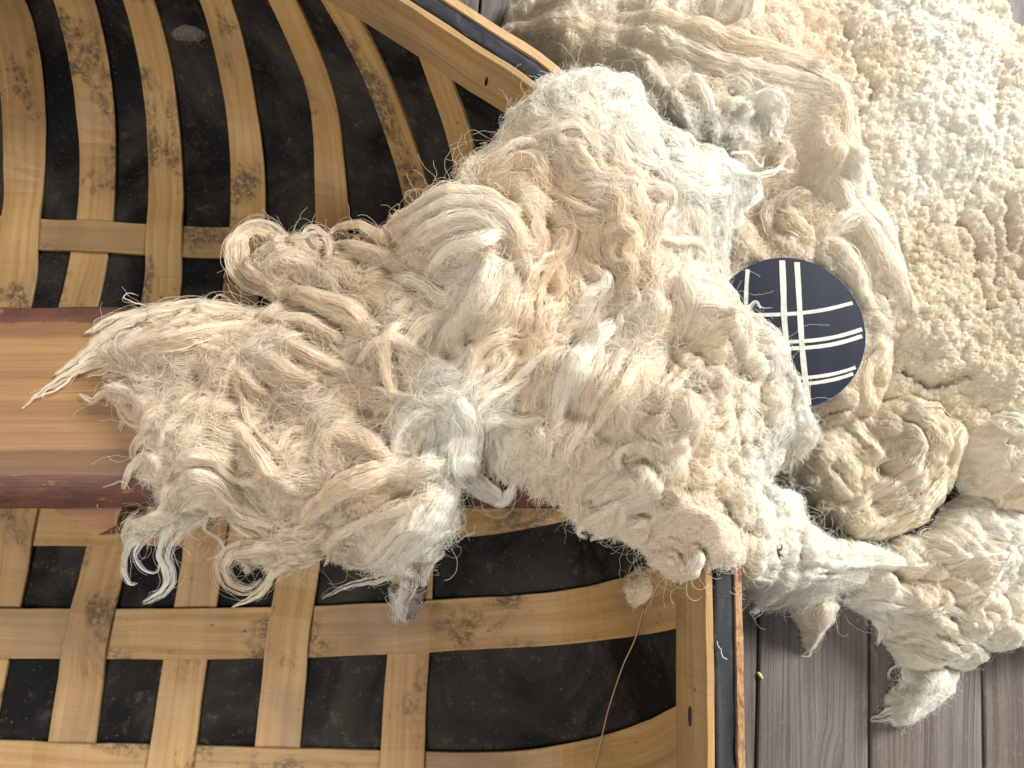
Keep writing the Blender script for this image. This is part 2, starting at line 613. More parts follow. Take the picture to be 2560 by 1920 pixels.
cor = empty('coracle', (float(cen[0]), float(cen[1]), 0.0))
tag(cor, 'wooden coracle of woven pale laths with black tarred skin and a plank seat', 'coracle')

# skin: rings from the rim inwards
ss = np.concatenate([np.linspace(0, 0.17, 14), np.linspace(0.19, 0.5, 14), np.linspace(0.56, 1.0, 8)[:-1]])
nO = len(OUT)
sv = []
for s_ in ss:
    if s_ <= 0.17:
        p = OUT + INN * s_
    else:
        base = OUT + INN * 0.17
        p = base + (cen - base) * ((s_ - 0.17) / 0.83)
    z = hull_z_d(np.full(nO, s_) if s_ <= 0.17 else np.full(nO, 1.0))
    z = z + 0.0012 * fbm(p[:, 0], p[:, 1], 0.05, 2, 3)
    sv.append(np.column_stack([p, z]))
sv = np.array(sv)
nr = len(ss)
faces = []
for i in range(nr - 1):
    for k in range(nO):
        a_, b_ = i * nO + k, i * nO + (k + 1) % nO
        faces.append((a_, b_, b_ + nO, a_ + nO))
V = sv.reshape(-1, 3)
V = np.vstack([V, [[cen[0], cen[1], ZB]]])
ci = len(V) - 1
for k in range(nO):
    faces.append(((nr - 1) * nO + k, (nr - 1) * nO + (k + 1) % nO, ci))
skin = link_mesh_rel('skin', V, faces, M['skin'], cor)
md = skin.modifiers.new('thick', 'SOLIDIFY'); md.thickness = 0.003; md.offset = -1 if True else 1


def hull_normal(x, y):
    e = 0.004
    gx = (hull_z(x + e, y) - hull_z(x - e, y)) / (2 * e)
    gy = (hull_z(x, y + e) - hull_z(x, y - e)) / (2 * e)
    n = np.stack([-gx, -gy, np.ones_like(gx)], -1)
    return n / np.linalg.norm(n, axis=-1)[..., None]


TH = 0.0042


def lath(sp, pts, w0, w1, overs=(), seed=0):
    """a bent wooden lath laid on the skin; overs = photograph pixels where it passes over another"""
    P = conv(sp, pts)
    P = catmull(P, 90)
    W = hull_hit(P[:, 0], P[:, 1])
    keep = hull_d(W[:, 0], W[:, 1]) > 0.007
    idx = np.where(keep)[0]
    W = W[idx[0]:idx[-1] + 1]
    W = W[np.concatenate([[True], np.linalg.norm(np.diff(W, axis=0), axis=1) > 1e-4])]
    W = catmull(W, 70)
    # smooth
    for _ in range(4):
        W[1:-1] = (W[:-2] + 2 * W[1:-1] + W[2:]) / 4
    z_true = hull_z(W[:, 0], W[:, 1])
    n = hull_normal(W[:, 0], W[:, 1])
    for _ in range(3):
        n[1:-1] = (n[:-2] + n[1:-1] * 2 + n[2:]) / 4
    t = np.gradient(W, axis=0)
    t /= np.linalg.norm(t, axis=1)[:, None]
    side = np.cross(n, t)
    side /= np.linalg.norm(side, axis=1)[:, None]
    n = np.cross(t, side)
    lift = np.full(len(W), 0.0012)
    for (ox, oy) in overs:
        c = hull_hit(np.array([ox]), np.array([oy]))[0]
        dd = np.linalg.norm(W[:, :2] - c[:2], axis=1)
        lift = np.maximum(lift, 0.0012 + 0.0050 * np.exp(-(dd / 0.038) ** 4))
    L = np.concatenate([[0], np.cumsum(np.linalg.norm(np.diff(W, axis=0), axis=1))])
    u = L / L[-1]
    w = w0 + (w1 - w0) * u
    wl = w / 2 + 0.0007 * fbm(L, L * 0 + seed, 0.03, 3, seed)
    wr = w / 2 + 0.0007 * fbm(L, L * 0 + seed + 9, 0.03, 3, seed + 4)
    b = 0.0008
    prof = [(-1, 0, 0), (-1, TH - b, 0), (-1, TH, b), (1, TH, b), (1, TH - b, 0), (1, 0, 0)]
    S = np.zeros((len(W), 6, 3)); U = np.zeros((len(W), 6, 2))
    for q, (sg, h, ins) in enumerate(prof):
        ww = (wl if sg < 0 else wr) - ins
        S[:, q] = W + side * (sg * ww)[:, None] + n * (h + lift)[:, None]
        U[:, q, 0] = L; U[:, q, 1] = sg * ww + (0.004 if h == 0 else 0) * sg
    vv, ff = sweep(S)
    o = link_mesh_rel('lath', vv, ff, M['lath'], cor, uv=U.reshape(-1, 2), smooth=False)
    return o


def S1(*p): return [tuple(np.array(q) / 1.728) for q in p]


def mixpts(c1, c3):
    return [(x / 1.728, y / 1.728) for x, y in c1] + [(x / 1.728, 1000 + y / 1.728) for x, y in c3]


TOPX = {  # crossings of the upright laths with the three cross laths, in photograph pixels
}
# upright laths, far end first
lath('S', mixpts([(-190, -420), (-130, -200), (20, 0), (72, 200), (100, 420), (110, 640), (108, 900), (95, 1105), (52, 1340)], [(-190, 480), (-330, 900), (-420, 1300), (-500, 1600), (-560, 1900)]), 0.046, 0.056,
     [(57, 585)], 1)
lath('S', mixpts([(190, -420), (255, -200), (329, 0), (375, 200), (405, 380), (428, 600), (430, 760), (422, 930), (395, 1090), (345, 1330)], [(95, 440), (70, 600), (0, 900), (-45, 1100), (-130, 1500), (-220, 1950), (-300, 2300)]),
     0.043, 0.058, [(50, 1309), (-40, 1915)], 2)
lath('S', mixpts([(450, -420), (530, -200), (612, 0), (665, 200), (700, 420), (716, 620), (725, 850), (718, 1100), (700, 1290)], [(500, 540), (470, 650), (415, 900), (372, 1105), (315, 1490), (240, 1950), (180, 2300)]),
     0.041, 0.0585, [(417, 601), (228, 1583)], 3)
lath('S', mixpts([(760, -420), (860, -200), (945, 0), (992, 160), (1035, 380), (1067, 600), (1079, 900), (1056, 1130), (1040, 1300)], [(920, 480), (895, 590), (858, 850), (808, 1110), (778, 1300), (748, 1590), (700, 2000), (670, 2300)]),
     0.042, 0.056, [(515, 1305), (443, 1920)], 4)
lath('S', mixpts([(1010, -420), (1130, -200), (1235, 0), (1305, 160), (1372, 310), (1404, 430), (1425, 600), (1438, 900), (1440, 1150), (1400, 1450)], [(1320, 500), (1295, 740), (1268, 900), (1242, 1105), (1222, 1300), (1200, 1520), (1170, 1950), (1150, 2300)]),
     0.040, 0.056, [(838, 625), (722, 1578)], 5)
lath('S', mixpts([(1260, -300), (1380, -120), (1465, 0), (1560, 170), (1625, 300), (1705, 500), (1770, 700), (1808, 820), (1830, 1000), (1830, 1400)], [(1800, 500), (1788, 700), (1779, 870), (1768, 1090), (1750, 1300), (1740, 1590), (1725, 1950), (1715, 2300)]),
     0.043, 0.054, [(1035, 1300), (1006, 1925)], 6)
lath('S', mixpts([(1720, -100), (1790, 50), (1870, 220), (1917, 360), (1962, 480), (1999, 600), (2035, 760), (2090, 1000), (2110, 1250)], [(2100, 50)]), 0.038, 0.044, [], 7)
# more uprights past the left edge of the picture
lath('S', [(-230, -300), (-160, 0), (-110, 250), (-110, 500), (-190, 760), (-330, 1300), (-460, 1900), (-520, 2300)], 0.046, 0.056, [], 8)
lath('S', [(-480, -250), (-400, 0), (-350, 300), (-350, 600), (-420, 900), (-540, 1400), (-620, 1900), (-640, 2200)], 0.046, 0.056, [], 9)
# cross laths
lath('S', [(-700, 560), (-400, 575), (0, 582), (116, 590), (376, 602), (579, 612), (868, 624), (1100, 640), (1350, 620), (1560, 560)], 0.044, 0.040, [(-62, 582), (243, 597), (617, 614)], 10)
lath('C3', [(-900, 545), (-500, 540), (0, 533), (300, 532), (900, 530), (1300, 529), (1700, 516), (2100, 482), (2400, 430), (2700, 350)], 0.054, 0.058, [(283, 1307), (765, 1305)], 11)
lath('S', [(-600, 1560), (-200, 1575), (0, 1580), (170, 1583), (350, 1583), (665, 1580), (790, 1577), (985, 1568), (1200, 1556), (1384, 1546), (1540, 1523), (1640, 1500), (1722, 1474), (1790, 1450)], 0.058, 0.062, [(0, 1580), (484, 1582), (1023, 1565)], 12)
lath('S', [(-600, 1890), (-200, 1908), (0, 1916), (260, 1924), (500, 1930), (950, 1942), (1200, 1948), (1354, 1941), (1507, 1920), (1630, 1893), (1729, 1855), (1800, 1820)], 0.060, 0.064, [(183, 1920), (690, 1935)], 13)
lath('S', [(-600, 2180), (0, 2230), (500, 2260), (1100, 2270), (1500, 2230), (1700, 2170)], 0.058, 0.058, [(440, 2250)], 14)


def rim_band(name, prof, mat, jit=0.0006, seed=0, sub=None, smooth=False, wob=None):
    """prof: list of (inward offset, z) closed cross section carried round the rim"""
    n = len(OUT)
    K = len(prof)
    P = np.zeros((n, K, 3)); U = np.zeros((n, K, 2))
    per = 0
    for q, (d, z) in enumerate(prof):
        j = jit * fbm(ARC, ARC * 0 + q * 3.1, 0.02, 3, seed + q)
        dd = d + j
        zz = z + 0.8 * jit * fbm(ARC, ARC * 0 + q * 5.7, 0.03, 3, seed + q + 20)
        if wob is not None:
            a_, b_ = wob(ARC, q)
            dd = dd + a_; zz = zz + b_
        P[:, q, :2] = OUT + INN * dd[:, None]
        P[:, q, 2] = zz
        U[:, q, 0] = ARC
        if q: per += math.hypot(d - prof[q - 1][0], z - prof[q - 1][1])
        U[:, q, 1] = per
    f = []
    for i in range(n):
        for k in range(K):
            a_, b_ = i * K + k, i * K + (k + 1) % K
            c_, d_ = ((i + 1) % n) * K + (k + 1) % K, ((i + 1) % n) * K + k
            f.append((a_, d_, c_, b_))
    return link_mesh_rel(name, P.reshape(-1, 3), f, mat, cor, uv=U.reshape(-1, 2), smooth=smooth)


rim_band('inwale', [(0.001, HG + 0.001), (0.0070, HG + 0.0015), (0.0215, HG - 0.050), (0.0155, HG - 0.052)], M['inwale'], 0.0007, 1)


def fold_wob(s, q):
    up = 1 if 0 < q < 8 else 0
    a = 0.0012 * fbm(s, s * 0 + q * 0.35, 0.035, 3, 7)
    cr = np.abs(fbm(s, s * 0 + q * 0.2, 0.05, 2, 8))
    b = up * (0.0016 * fbm(s, s * 0 + q * 0.3, 0.03, 3, 9) - 0.003 * np.exp(-(cr / 0.05) ** 2))
    return (a if q > 4 else a * 0.1), b


fold_prof = [(-0.0005, HG - 0.07)] + [(-0.0085 - 0.0080 * math.cos(math.pi * (1 - k / 8.0)), HG - 0.006 + 0.006 * math.sin(math.pi * k / 8.0)) for k in range(9)][::1]
fold_prof = [(-0.0005, HG - 0.05)] + [(-0.0085 + 0.0080 * math.cos(math.pi * k / 7.0), HG - 0.004 + 0.0045 * max(0.0, math.sin(math.pi * k / 7.0)) ** 0.45) for k in range(8)] + [(-0.0165, HG - 0.05)]
rim_band('tarred_fold', fold_prof, M['fold'], 0.0004, 2, smooth=True, wob=fold_wob)
rim_band('outwale', [(-0.0180, HG + 0.001), (-0.0235, HG + 0.001), (-0.0250, HG - 0.045), (-0.0185, HG - 0.045)], M['outwale'], 0.0009, 3,
         wob=lambda s_, q: ((-0.0022 * np.clip((OUT[:, 1] - 0.1) / 0.15, 0, 1)) if q in (1, 2) else 0, 0))
# outer skin under the strip, down to the floor
rim_band('outer_skin', [(-0.0170, HG - 0.01), (-0.0180, HG - 0.045), (0.012, HG - 0.15), (0.06, 0.06), (0.12, 0.012), (0.125, 0.014), (0.062, 0.066), (0.014, HG - 0.145), (-0.013, HG - 0.045), (-0.013, HG - 0.01)], M['skin'], 0.0006, 4, smooth=True)

for (mx, my, ln, wd) in ((1753, 1795, .010, .0020), (1366, 262, .005, .0012), (1236, 170, .006, .0010), (1246, 176, .007, .0012), (1256, 182, .006, .0010)):
    c_ = at(mx, my, HG - 0.025)
    dd_ = np.linalg.norm(OUT - c_[:2], axis=1); k_ = int(dd_.argmin())
    base_ = np.array([*(OUT[k_] + INN[k_] * 0.0148), HG - 0.025]); tv_ = np.array([*tang[k_], 0]); nv_ = np.array([*INN[k_], 0.0])
    up_ = np.array([-INN[k_][0] * .28, -INN[k_][1] * .28, 1.0]); up_ /= np.linalg.norm(up_)
    a1, a2 = (tv_, up_) if mx > 1700 else (up_, tv_)
    ring = [base_ + nv_ * .0012 + a1 * ln * math.cos(q_) * .8 + a2 * wd * math.sin(q_) for q_ in np.linspace(0, 2 * math.pi, 12, endpoint=False)]
    S_ = np.stack([np.array(ring) - nv_ * 0.003, np.array(ring)])
    vv, ff = sweep(S_)
    link_mesh_rel('dark_dent', vv, ff, M['fold'], cor, smooth=False)

# seat
y_no = at(100, 1271, 0.226)[1]; y_ni = at(100, 1192, 0.262)[1]
y_fi = at(100, 800, 0.262)[1]; y_fo = at(100, 772, 0.238)[1]
xs = np.linspace(-1.00, 0.150, 90)
prof = [(y_fo + 0.004, 0.224, 0.24), (y_fo, 0.236, 0.222), (y_fi - 0.001, 0.2612, 0.2125), (y_fi - 0.004, 0.262, 0.2095), ((y_ni + y_fi) / 2, 0.262, 0.13), (y_ni + 0.004, 0.262, 0.041), (y_ni, 0.2605, 0.037),
        ((y_ni + y_no) / 2, 0.251, 0.022), (y_no + 0.002, 0.234, 0.007), (y_no, 0.226, 0.002), (y_no + 0.01, 0.222, 0.0)]
S = np.zeros((len(xs), len(prof), 3)); U = np.zeros((len(xs), len(prof), 2))
for q, (yy, zz, vv_) in enumerate(prof):
    j = 0.0035 * fbm(xs, xs * 0 + q * 0.3, 0.12, 3, 5) if q in (0, 1, 7, 8, 9, 10) else 0.001 * fbm(xs, xs * 0 + q * .2, 0.06, 2, 6)
    S[:, q] = np.column_stack([xs, yy + j, np.full(len(xs), zz)])
    U[:, q] = np.column_stack([xs, np.full(len(xs), vv_)])
vv, ff = sweep(S)
seat = link_mesh_rel('seat', vv, ff, M['seat'], cor, uv=U.reshape(-1, 2), smooth=True)
# bracket below the seat
bt = at(np.array([150, 154, 258, 303, 335]), np.array([1225, 1276, 1337, 1314, 1225]), 0.21)
top = bt.copy(); top[:, 2] = 0.2215
bot = bt.copy(); bot[:, 2] = 0.165
S = np.stack([bot, top])
vv, ff = sweep(S)
uvb = np.column_stack([vv[:, 0], vv[:, 1]])
link_mesh_rel('seat_bracket', vv, ff, M['bracket'], cor, uv=uvb, smooth=False)
pc = bt[:, :2].mean(0)
px_ = np.array([(-.02, -.02), (.02, -.02), (.02, .02), (-.02, .02)]) + pc + (0.0, 0.035)
S = np.stack([np.column_stack([px_, np.full(4, 0.03)]), np.column_stack([px_, np.full(4, 0.22)])])
vv, ff = sweep(S)
link_mesh_rel('seat_post', vv, ff, M['bracket'], cor, uv=np.column_stack([vv[:, 2], vv[:, 0]]), smooth=False)

# ------------------------------------------------------------------ round navy disc with cream lines
DZ = 0.172
dc = at(1972, 829, DZ)
edge_pt = at(1972 + 195, 829, DZ)
DR = float(edge_pt[0] - dc[0])
disc = empty('tartan_disc', (float(dc[0]), float(dc[1]), DZ - 0.012))
tag(disc, 'round dark blue disc painted with cream tartan lines, half under the fleece', 'disc')


def disc_h(r):
    return 0.0105 - 0.0015 * (r / DR) ** 2


n = 96
rr = np.concatenate([np.linspace(0.1, 0.95, 10) * DR, [DR * 0.975, DR * 0.988]])
V = [(0, 0, disc_h(0))]
for r in rr:
    for k in range(n):
        a_ = 2 * math.pi * k / n
        V.append((r * math.cos(a_), r * math.sin(a_), float(disc_h(r))))
f = [(0, 1 + k, 1 + (k + 1) % n) for k in range(n)]
for i in range(len(rr) - 1):
    for k in range(n):
        a_, b_ = 1 + i * n + k, 1 + i * n + (k + 1) % n
        f.append((a_, a_ + n, b_ + n, b_))
link_mesh('disc_face', np.array(V), f, M['navy'], disc)
pr = [(DR * 0.982, 0.0080), (DR * 0.990, 0.0095), (DR * 0.998, 0.0090), (DR * 1.0, 0.007), (DR * 0.995, 0.0), (DR * 0.9, -0.002), (0.001, -0.002)]
V = np.array([[(r * math.cos(2 * math.pi * k / n), r * math.sin(2 * math.pi * k / n), z) for r, z in pr] for k in range(n)])
f = []
K = len(pr)
for i in range(n):
    for k in range(K - 1):
        a_ = i * K + k; b_ = a_ + 1; c_ = ((i + 1) % n) * K + k + 1; d_ = ((i + 1) % n) * K + k
        f.append((a_, d_, c_, b_))
link_mesh('rim', V.reshape(-1, 3), f, M['navyrim'], disc)
stripes = [([(1505, 60), (1490, 200), (1484, 330), (1486, 470), (1500, 640), (1530, 800)], 21),
           ([(1672, 60), (1678, 250), (1682, 400), (1692, 520), (1708, 690), (1730, 880)], 30),
           ([(1748, 70), (1757, 250), (1765, 400), (1775, 550), (1790, 700), (1815, 880)], 28),
           ([(1300, 372), (1520, 385), (1640, 385), (1760, 378), (1900, 358), (2052, 320)], 19),
           ([(1310, 520), (1500, 532), (1700, 527), (1850, 517), (1980, 493), (2130, 447)], 19),
           ([(1310, 556), (1500, 568), (1700, 562), (1850, 552), (1980, 529), (2130, 482)], 20),
           ([(1400, 720), (1600, 724), (1790, 713), (1900, 700), (2000, 677), (2088, 645)], 17),
           ([(1400, 756), (1600, 758), (1800, 743), (1900, 730), (2000, 706), (2085, 672)], 17)]
for si, (pts, wpx) in enumerate(stripes):
    P = catmull(conv('B', pts), 60)
    W = at(P[:, 0], P[:, 1], DZ) - np.array([dc[0], dc[1], 0])
    W = W[np.hypot(W[:, 0], W[:, 1]) < DR * 0.968]
    t = np.gradient(W[:, :2], axis=0); t /= np.linalg.norm(t, axis=1)[:, None]
    sd = np.stack([-t[:, 1], t[:, 0]], 1)
    hw = wpx / 2.0733 / F * (1 - DZ) / 2 * 1.05 * (1 + 0.12 * fbm(W[:, 0] + W[:, 1], W[:, 0] * 0 + si, 0.012, 2, si))
    L_ = W[:, :2] - sd * hw[:, None]; R_ = W[:, :2] + sd * hw[:, None]
    zt = 0.0005 + (0.0002 if si < 3 else 0.0)
    f_ = lambda Q, dz: np.column_stack([Q, disc_h(np.hypot(Q[:, 0], Q[:, 1])) + dz])
    S = np.stack([f_(L_, -0.0004), f_(L_, zt), f_(R_, zt), f_(R_, -0.0004)], 1)
    vv, ff = sweep(S)
    link_mesh('stripe', vv, ff, M['cream'], disc, smooth=False)


# ------------------------------------------------------------------ wool
def bil(G, x0, y0, res, x, y):
    fx = np.clip((x - x0) / res, 0, G.shape[1] - 1.001)
    fy = np.clip((y - y0) / res, 0, G.shape[0] - 1.001)
    i = fx.astype(int); j = fy.astype(int)
    u = fx - i; v = fy - j
    return (G[j, i] * (1 - u) + G[j, i + 1] * u) * (1 - v) + (G[j + 1, i] * (1 - u) + G[j + 1, i + 1] * u) * v


def srgb(c):
    return tuple(((v / 255.0) / 12.92 if v / 255.0 < 0.04045 else ((v / 255.0 + 0.055) / 1.055) ** 2.4) for v in c)


WHITE = srgb((251, 247, 236)); CREAM = srgb((250, 242, 226)); BEIGE = srgb((246, 234, 212))
PEACH = srgb((247, 228, 197)); TAN = srgb((238, 222, 198)); YELL = srgb((245, 233, 211)); GREY = srgb((220, 212, 200))
BROWN = srgb((223, 205, 178)); SAND = srgb((236, 226, 204)); DIRT = srgb((224, 212, 190))


def cap(c, top=0.92):
    c = np.maximum(c, 0.01)
    return c * np.minimum(1.0, top / c.max(-1))[..., None]


FT = 0.5          # overall fibre multiplier (tuned for render cost)


class Wool:
    def __init__(s, name, label, cat, outline, ctrl=(), res=0.002, drop=0.035, R=0.045, thick=0.06, lump=0.006, lsc=0.05,
                 jitter=0.006, jsc=0.03, bumps=(), tints=(), base=CREAM, seed=1, sp='O', ext=0.5, floor_z=0.0):
        s.name = name; s.rng = np.random.default_rng(seed); s.seed = seed
        z = np.array([q[2] for q in outline], float)
        s.poly = at(*conv(sp, outline).T, z)
        cp = [at(*conv(sp, [q])[0], q[2]) for q in ctrl]
        pts = np.vstack([s.poly] + ([np.array(cp)] if len(cp) else []))
        pad = 0.06
        s.x0, s.y0 = s.poly[:, 0].min() - pad, s.poly[:, 1].min() - pad
        s.res = res
        nx = int((s.poly[:, 0].max() + pad - s.x0) / res) + 2
        ny = int((s.poly[:, 1].max() + pad - s.y0) / res) + 2
        X, Y = np.meshgrid(s.x0 + np.arange(nx) * res, s.y0 + np.arange(ny) * res)
        s.X, s.Y = X, Y
        # smooth height from control points on a coarse grid
        st = 8
        Xc, Yc = X[::st, ::st], Y[::st, ::st]
        w = 1.0 / (((Xc[..., None] - pts[:, 0]) ** 2 + (Yc[..., None] - pts[:, 1]) ** 2) + 0.015 ** 2) ** 1.6
        Zc = (w * pts[:, 2]).sum(-1) / w.sum(-1)
        s.zc = bil(Zc, s.x0, s.y0, res * st, X, Y)
        jx = jitter * fbm(X, Y, jsc, 3, seed + 50)
        D = seg_dist(X, Y, s.poly) + jx
        s.D = D
        t = np.clip(D / R, 0, 1)
        s.H = s.zc - drop * (1 - np.sqrt(np.clip(1 - (1 - t) ** 2, 0, 1)))
        s.H = np.where(D < 0, s.zc - drop + D * ext, s.H)
        s.H += lump * fbm(X, Y, lsc, 4, seed) * np.clip(t * 1.5, 0, 1)
        for b in bumps:
            px, py, rp, h = b[:4]
            c = at(*conv(sp, [(px, py)])[0], b[4] if len(b) > 4 else float(pts[:, 2].mean()))
            r = rp / SP[sp][2] / F * (1 - c[2])
            s.H += h * np.exp(-((X - c[0]) ** 2 + (Y - c[1]) ** 2) / (r * r))
        if callable(floor_z):
            s.fm = floor_z(X, Y)
        else:
            s.fm = np.full(X.shape, float(floor_z))
        s.H = np.maximum(s.H, s.fm + 0.002)
        s.drop = drop; s.thick = thick
        s.tp = [(at(*conv(sp, [q])[0], float(pts[:, 2].mean())), q[2], q[3] if len(q) > 3 else 1.0) for q in tints]
        s.basec = np.array(base)
        s.T = None
        s.flowpts = []
        s.batches = []
        s.label, s.cat = label, cat
        s.locks = []

    def fl(s, x, y): return bil(s.fm, s.x0, s.y0, s.res, x, y)
    def h(s, x, y): return bil(s.H, s.x0, s.y0, s.res, x, y)
    def d(s, x, y): return bil(s.D, s.x0, s.y0, s.res, x, y)

    def tint(s, x, y):
        if not s.tp:
            c = np.tile(s.basec, (len(x), 1))
        else:
            P = np.array([p for p, _, _ in s.tp]); C = np.array([c for _, c, _ in s.tp]); W = np.array([w for _, _, w in s.tp])
            wx = x + 0.012 * fbm(x, y, 0.03, 3, s.seed + 3); wy = y + 0.012 * fbm(x, y, 0.03, 3, s.seed + 5)
            w = W / (((wx[:, None] - P[:, 0]) ** 2 + (wy[:, None] - P[:, 1]) ** 2) + 0.016 ** 2) ** 1.8
            c = (w @ C) / w.sum(1)[:, None]
        v = 1 + 0.06 * fbm(x, y, 0.02, 3, s.seed + 9)
        return cap(c * v[:, None])

    def splat(s, xs, ys, rs, hs, R=None):
        """union of round-topped bumps"""
        A = np.zeros_like(s.H) if R is None else R
        res = s.res
        for x, y, r, h in zip(xs, ys, rs, hs):
            i0 = max(int((x - r - s.x0) / res), 0); i1 = min(int((x + r - s.x0) / res) + 2, A.shape[1])
            j0 = max(int((y - r - s.y0) / res), 0); j1 = min(int((y + r - s.y0) / res) + 2, A.shape[0])
            if i0 >= i1 or j0 >= j1: continue
            q = ((s.X[j0:j1, i0:i1] - x) ** 2 + (s.Y[j0:j1, i0:i1] - y) ** 2) / (r * r)
            v = h * np.sqrt(np.clip(1 - q, 0, 1))
            np.maximum(A[j0:j1, i0:i1], v, out=A[j0:j1, i0:i1])
        return A

    def scatter(s, n, dmin=0.0, region=None, dens=None):
        m = s.D > dmin
        if region is not None:
            P = at(*conv(region[0], region[1]).T, float(s.zc.mean()))
            m &= seg_dist(s.X, s.Y, P) > 0
        w = m.astype(float)
        if dens is not None: w = w * dens
        c = np.cumsum(w.ravel()); 
        if c[-1] <= 0: return np.zeros(0), np.zeros(0)
        k = np.searchsorted(c, s.rng.random(n) * c[-1])
        k = np.minimum(k, w.size - 1)
        j, i = np.unravel_index(k, w.shape)
        return s.X[j, i] + (s.rng.random(n) - .5) * s.res, s.Y[j, i] + (s.rng.random(n) - .5) * s.res

    def puffs(s, n, r0, r1, k=0.6, region=None, dmin=0.004, rnd=0.7):
        x, y = s.scatter(n, dmin, region)
        r = r0 + (r1 - r0) * s.rng.random(len(x)) ** 1.6
        hh = r * k * (1 - rnd * s.rng.random(len(x)))
        s.H += s.splat(x, y, r, hh)

    # ---- flow
    def build_flow(s, sig=0.035, extra=()):
        P = []; V = []
        for g in s.locks:
            G = g['G']
            for i in range(1, len(G) - 1, 3):
                P.append(G[i]); V.append(G[i + 1] - G[i - 1])
        for (px, py, a) in extra:
            P.append(at(*conv('O', [(px, py)])[0], 0.28)[:2]); V.append(np.array([math.cos(math.radians(a)), math.sin(math.radians(a))]) * 0.01)
        st = 5
        Xc, Yc = s.X[::st, ::st], s.Y[::st, ::st]
        na = fbm(Xc, Yc, 0.07, 3, s.seed + 77) * 4.0
        vx = 0.06 * np.cos(na); vy = 0.06 * np.sin(na)
        if P:
            P = np.array(P)[:, :2]; V = np.array(V)[:, :2]; V /= np.linalg.norm(V, axis=1)[:, None] + 1e-9
            w = np.exp(-((Xc[..., None] - P[:, 0]) ** 2 + (Yc[..., None] - P[:, 1]) ** 2) / (2 * sig * sig))
            vx = vx + (w * V[:, 0]).sum(-1); vy = vy + (w * V[:, 1]).sum(-1)
        n = np.hypot(vx, vy) + 1e-9
        s.FX, s.FY, s.fst = vx / n, vy / n, st

    def flow(s, x, y):
        return bil(s.FX, s.x0, s.y0, s.res * s.fst, x, y), bil(s.FY, s.x0, s.y0, s.res * s.fst, x, y)

    # ---- locks
    def add_lock(s, sp, w, pts, L0=0.9, n=1.0, wav=0.0, z=None, light=1.05, taper=0.25, root=0.7, tint=None):
        zz = z
        P = conv(sp, pts)
        G0 = P
        zg = 0.3 if z is None else z
        W = at(P[:, 0], P[:, 1], zg)
        if z is None:
            for _ in range(3):
                W = at(P[:, 0], P[:, 1], s.h(W[:, 0], W[:, 1]))
        G = catmull(W[:, :2], 26)
        width = w / SP[sp][2] / F * (1 - float(s.h(W[:, 0], W[:, 1]).mean()))
        s.locks.append(dict(G=G, w=width, L0=L0, n=n, wav=wav, light=light, taper=taper, root=root, tint=tint, own=True))

    def fill_locks(s, n, w0, w1, l0, l1, region=None, wav=0.35, seed=0, light=0.12, dmin=0.006, nf=1.0, K=14, base_light=1.0):
        x, y = s.scatter(n, dmin, region)
        for i in range(len(x)):
            L = l0 + (l1 - l0) * s.rng.random()
            W = w0 + (w1 - w0) * s.rng.random() ** 1.5
            ph = s.rng.random() * 6.28; fr = s.rng.uniform(1.0, 2.6); bend = s.rng.normal(0, 0.35)
            p = np.array([x[i], y[i]]); G = [p.copy()]
            for k in range(K - 1):
                fx, fy = s.flow(p[:1], p[1:])
                a = math.atan2(fy[0], fx[0]) + wav * 1.6 * math.sin(ph + fr * 6.28 * k / K) + bend * (k / K)
                p = p + np.array([math.cos(a), math.sin(a)]) * L / K
                if s.d(p[:1], p[1:])[0] < -0.008: break
                G.append(p.copy())
            if len(G) < 5: continue
            s.locks.append(dict(G=catmull(np.array(G), 16), w=W, L0=0.4, n=nf, wav=wav, light=base_light + light * s.rng.normal(), taper=0.25, root=0.6, tint=None, own=False))

    @staticmethod
    def prof(u, root, taper):
        return np.where(u < 0.3, root + (1 - root) * np.sin(u / 0.3 * 1.5708), taper + (1 - taper) * np.cos(np.clip((u - 0.3) / 0.7, 0, 1) * 1.5707) ** 0.8)

    def ridge(s, amt=0.30):
        xs, ys, rs, hs = [], [], [], []
        for g in s.locks:
            G = g['G']; u = np.linspace(0, 1, len(G))
            pw = s.prof(u, g['root'], g['taper']) * g['w'] / 2
            Gd = catmull(G, len(G) * 2); pw = np.interp(np.linspace(0, 1, len(Gd)), u, pw)
            xs.append(Gd[:, 0]); ys.append(Gd[:, 1]); rs.append(np.maximum(pw, s.res)); hs.append(pw * 2 * amt * (0.5 if not g['own'] else 1.35))
        if xs:
            m = np.concatenate
            A = s.splat(m(xs), m(ys), m(rs), m(hs))
            s.H += A * np.clip((s.D + 0.004) / 0.008, 0, 1)

    def grow_lock(s, g, dens=6500.0, rad=0.00017, fly=0.07, spread=1.0):
        G = g['G']; K = len(G); u = np.linspace(0, 1, K)
        nfib = max(7, int(g['w'] * dens * g['n'] * min(1.0, 0.35 + g['w'] / 0.03) * FT * 2))
        T_ = np.gradient(G, axis=0); T_ /= np.linalg.norm(T_, axis=1)[:, None] + 1e-9
        Sd = np.stack([-T_[:, 1], T_[:, 0]], 1)
        L = np.linalg.norm(np.diff(G, axis=0), axis=1).sum()
        R = s.rng
        # strands: the lock divides into a few strands that part and rejoin
        ns = max(3, int(g['w'] / 0.0035))
        sc_ = np.clip(R.normal(0, 0.55, ns), -1, 1)
        k = R.integers(0, ns, nfib)
        a = np.clip(sc_[k] + R.normal(0, 0.20, nfib), -1.25, 1.25)
        sz = R.random(ns); sl = R.normal(0.98, 0.08, ns); sph = R.random(ns) * 6.28; sfr = R.uniform(0.8, 2.2, ns); samp = R.uniform(0.05, 0.22, ns)
        u0 = R.random(nfib) ** 2 * 0.35; u1 = 1 - R.random(nfib) ** 1.4 * 0.45
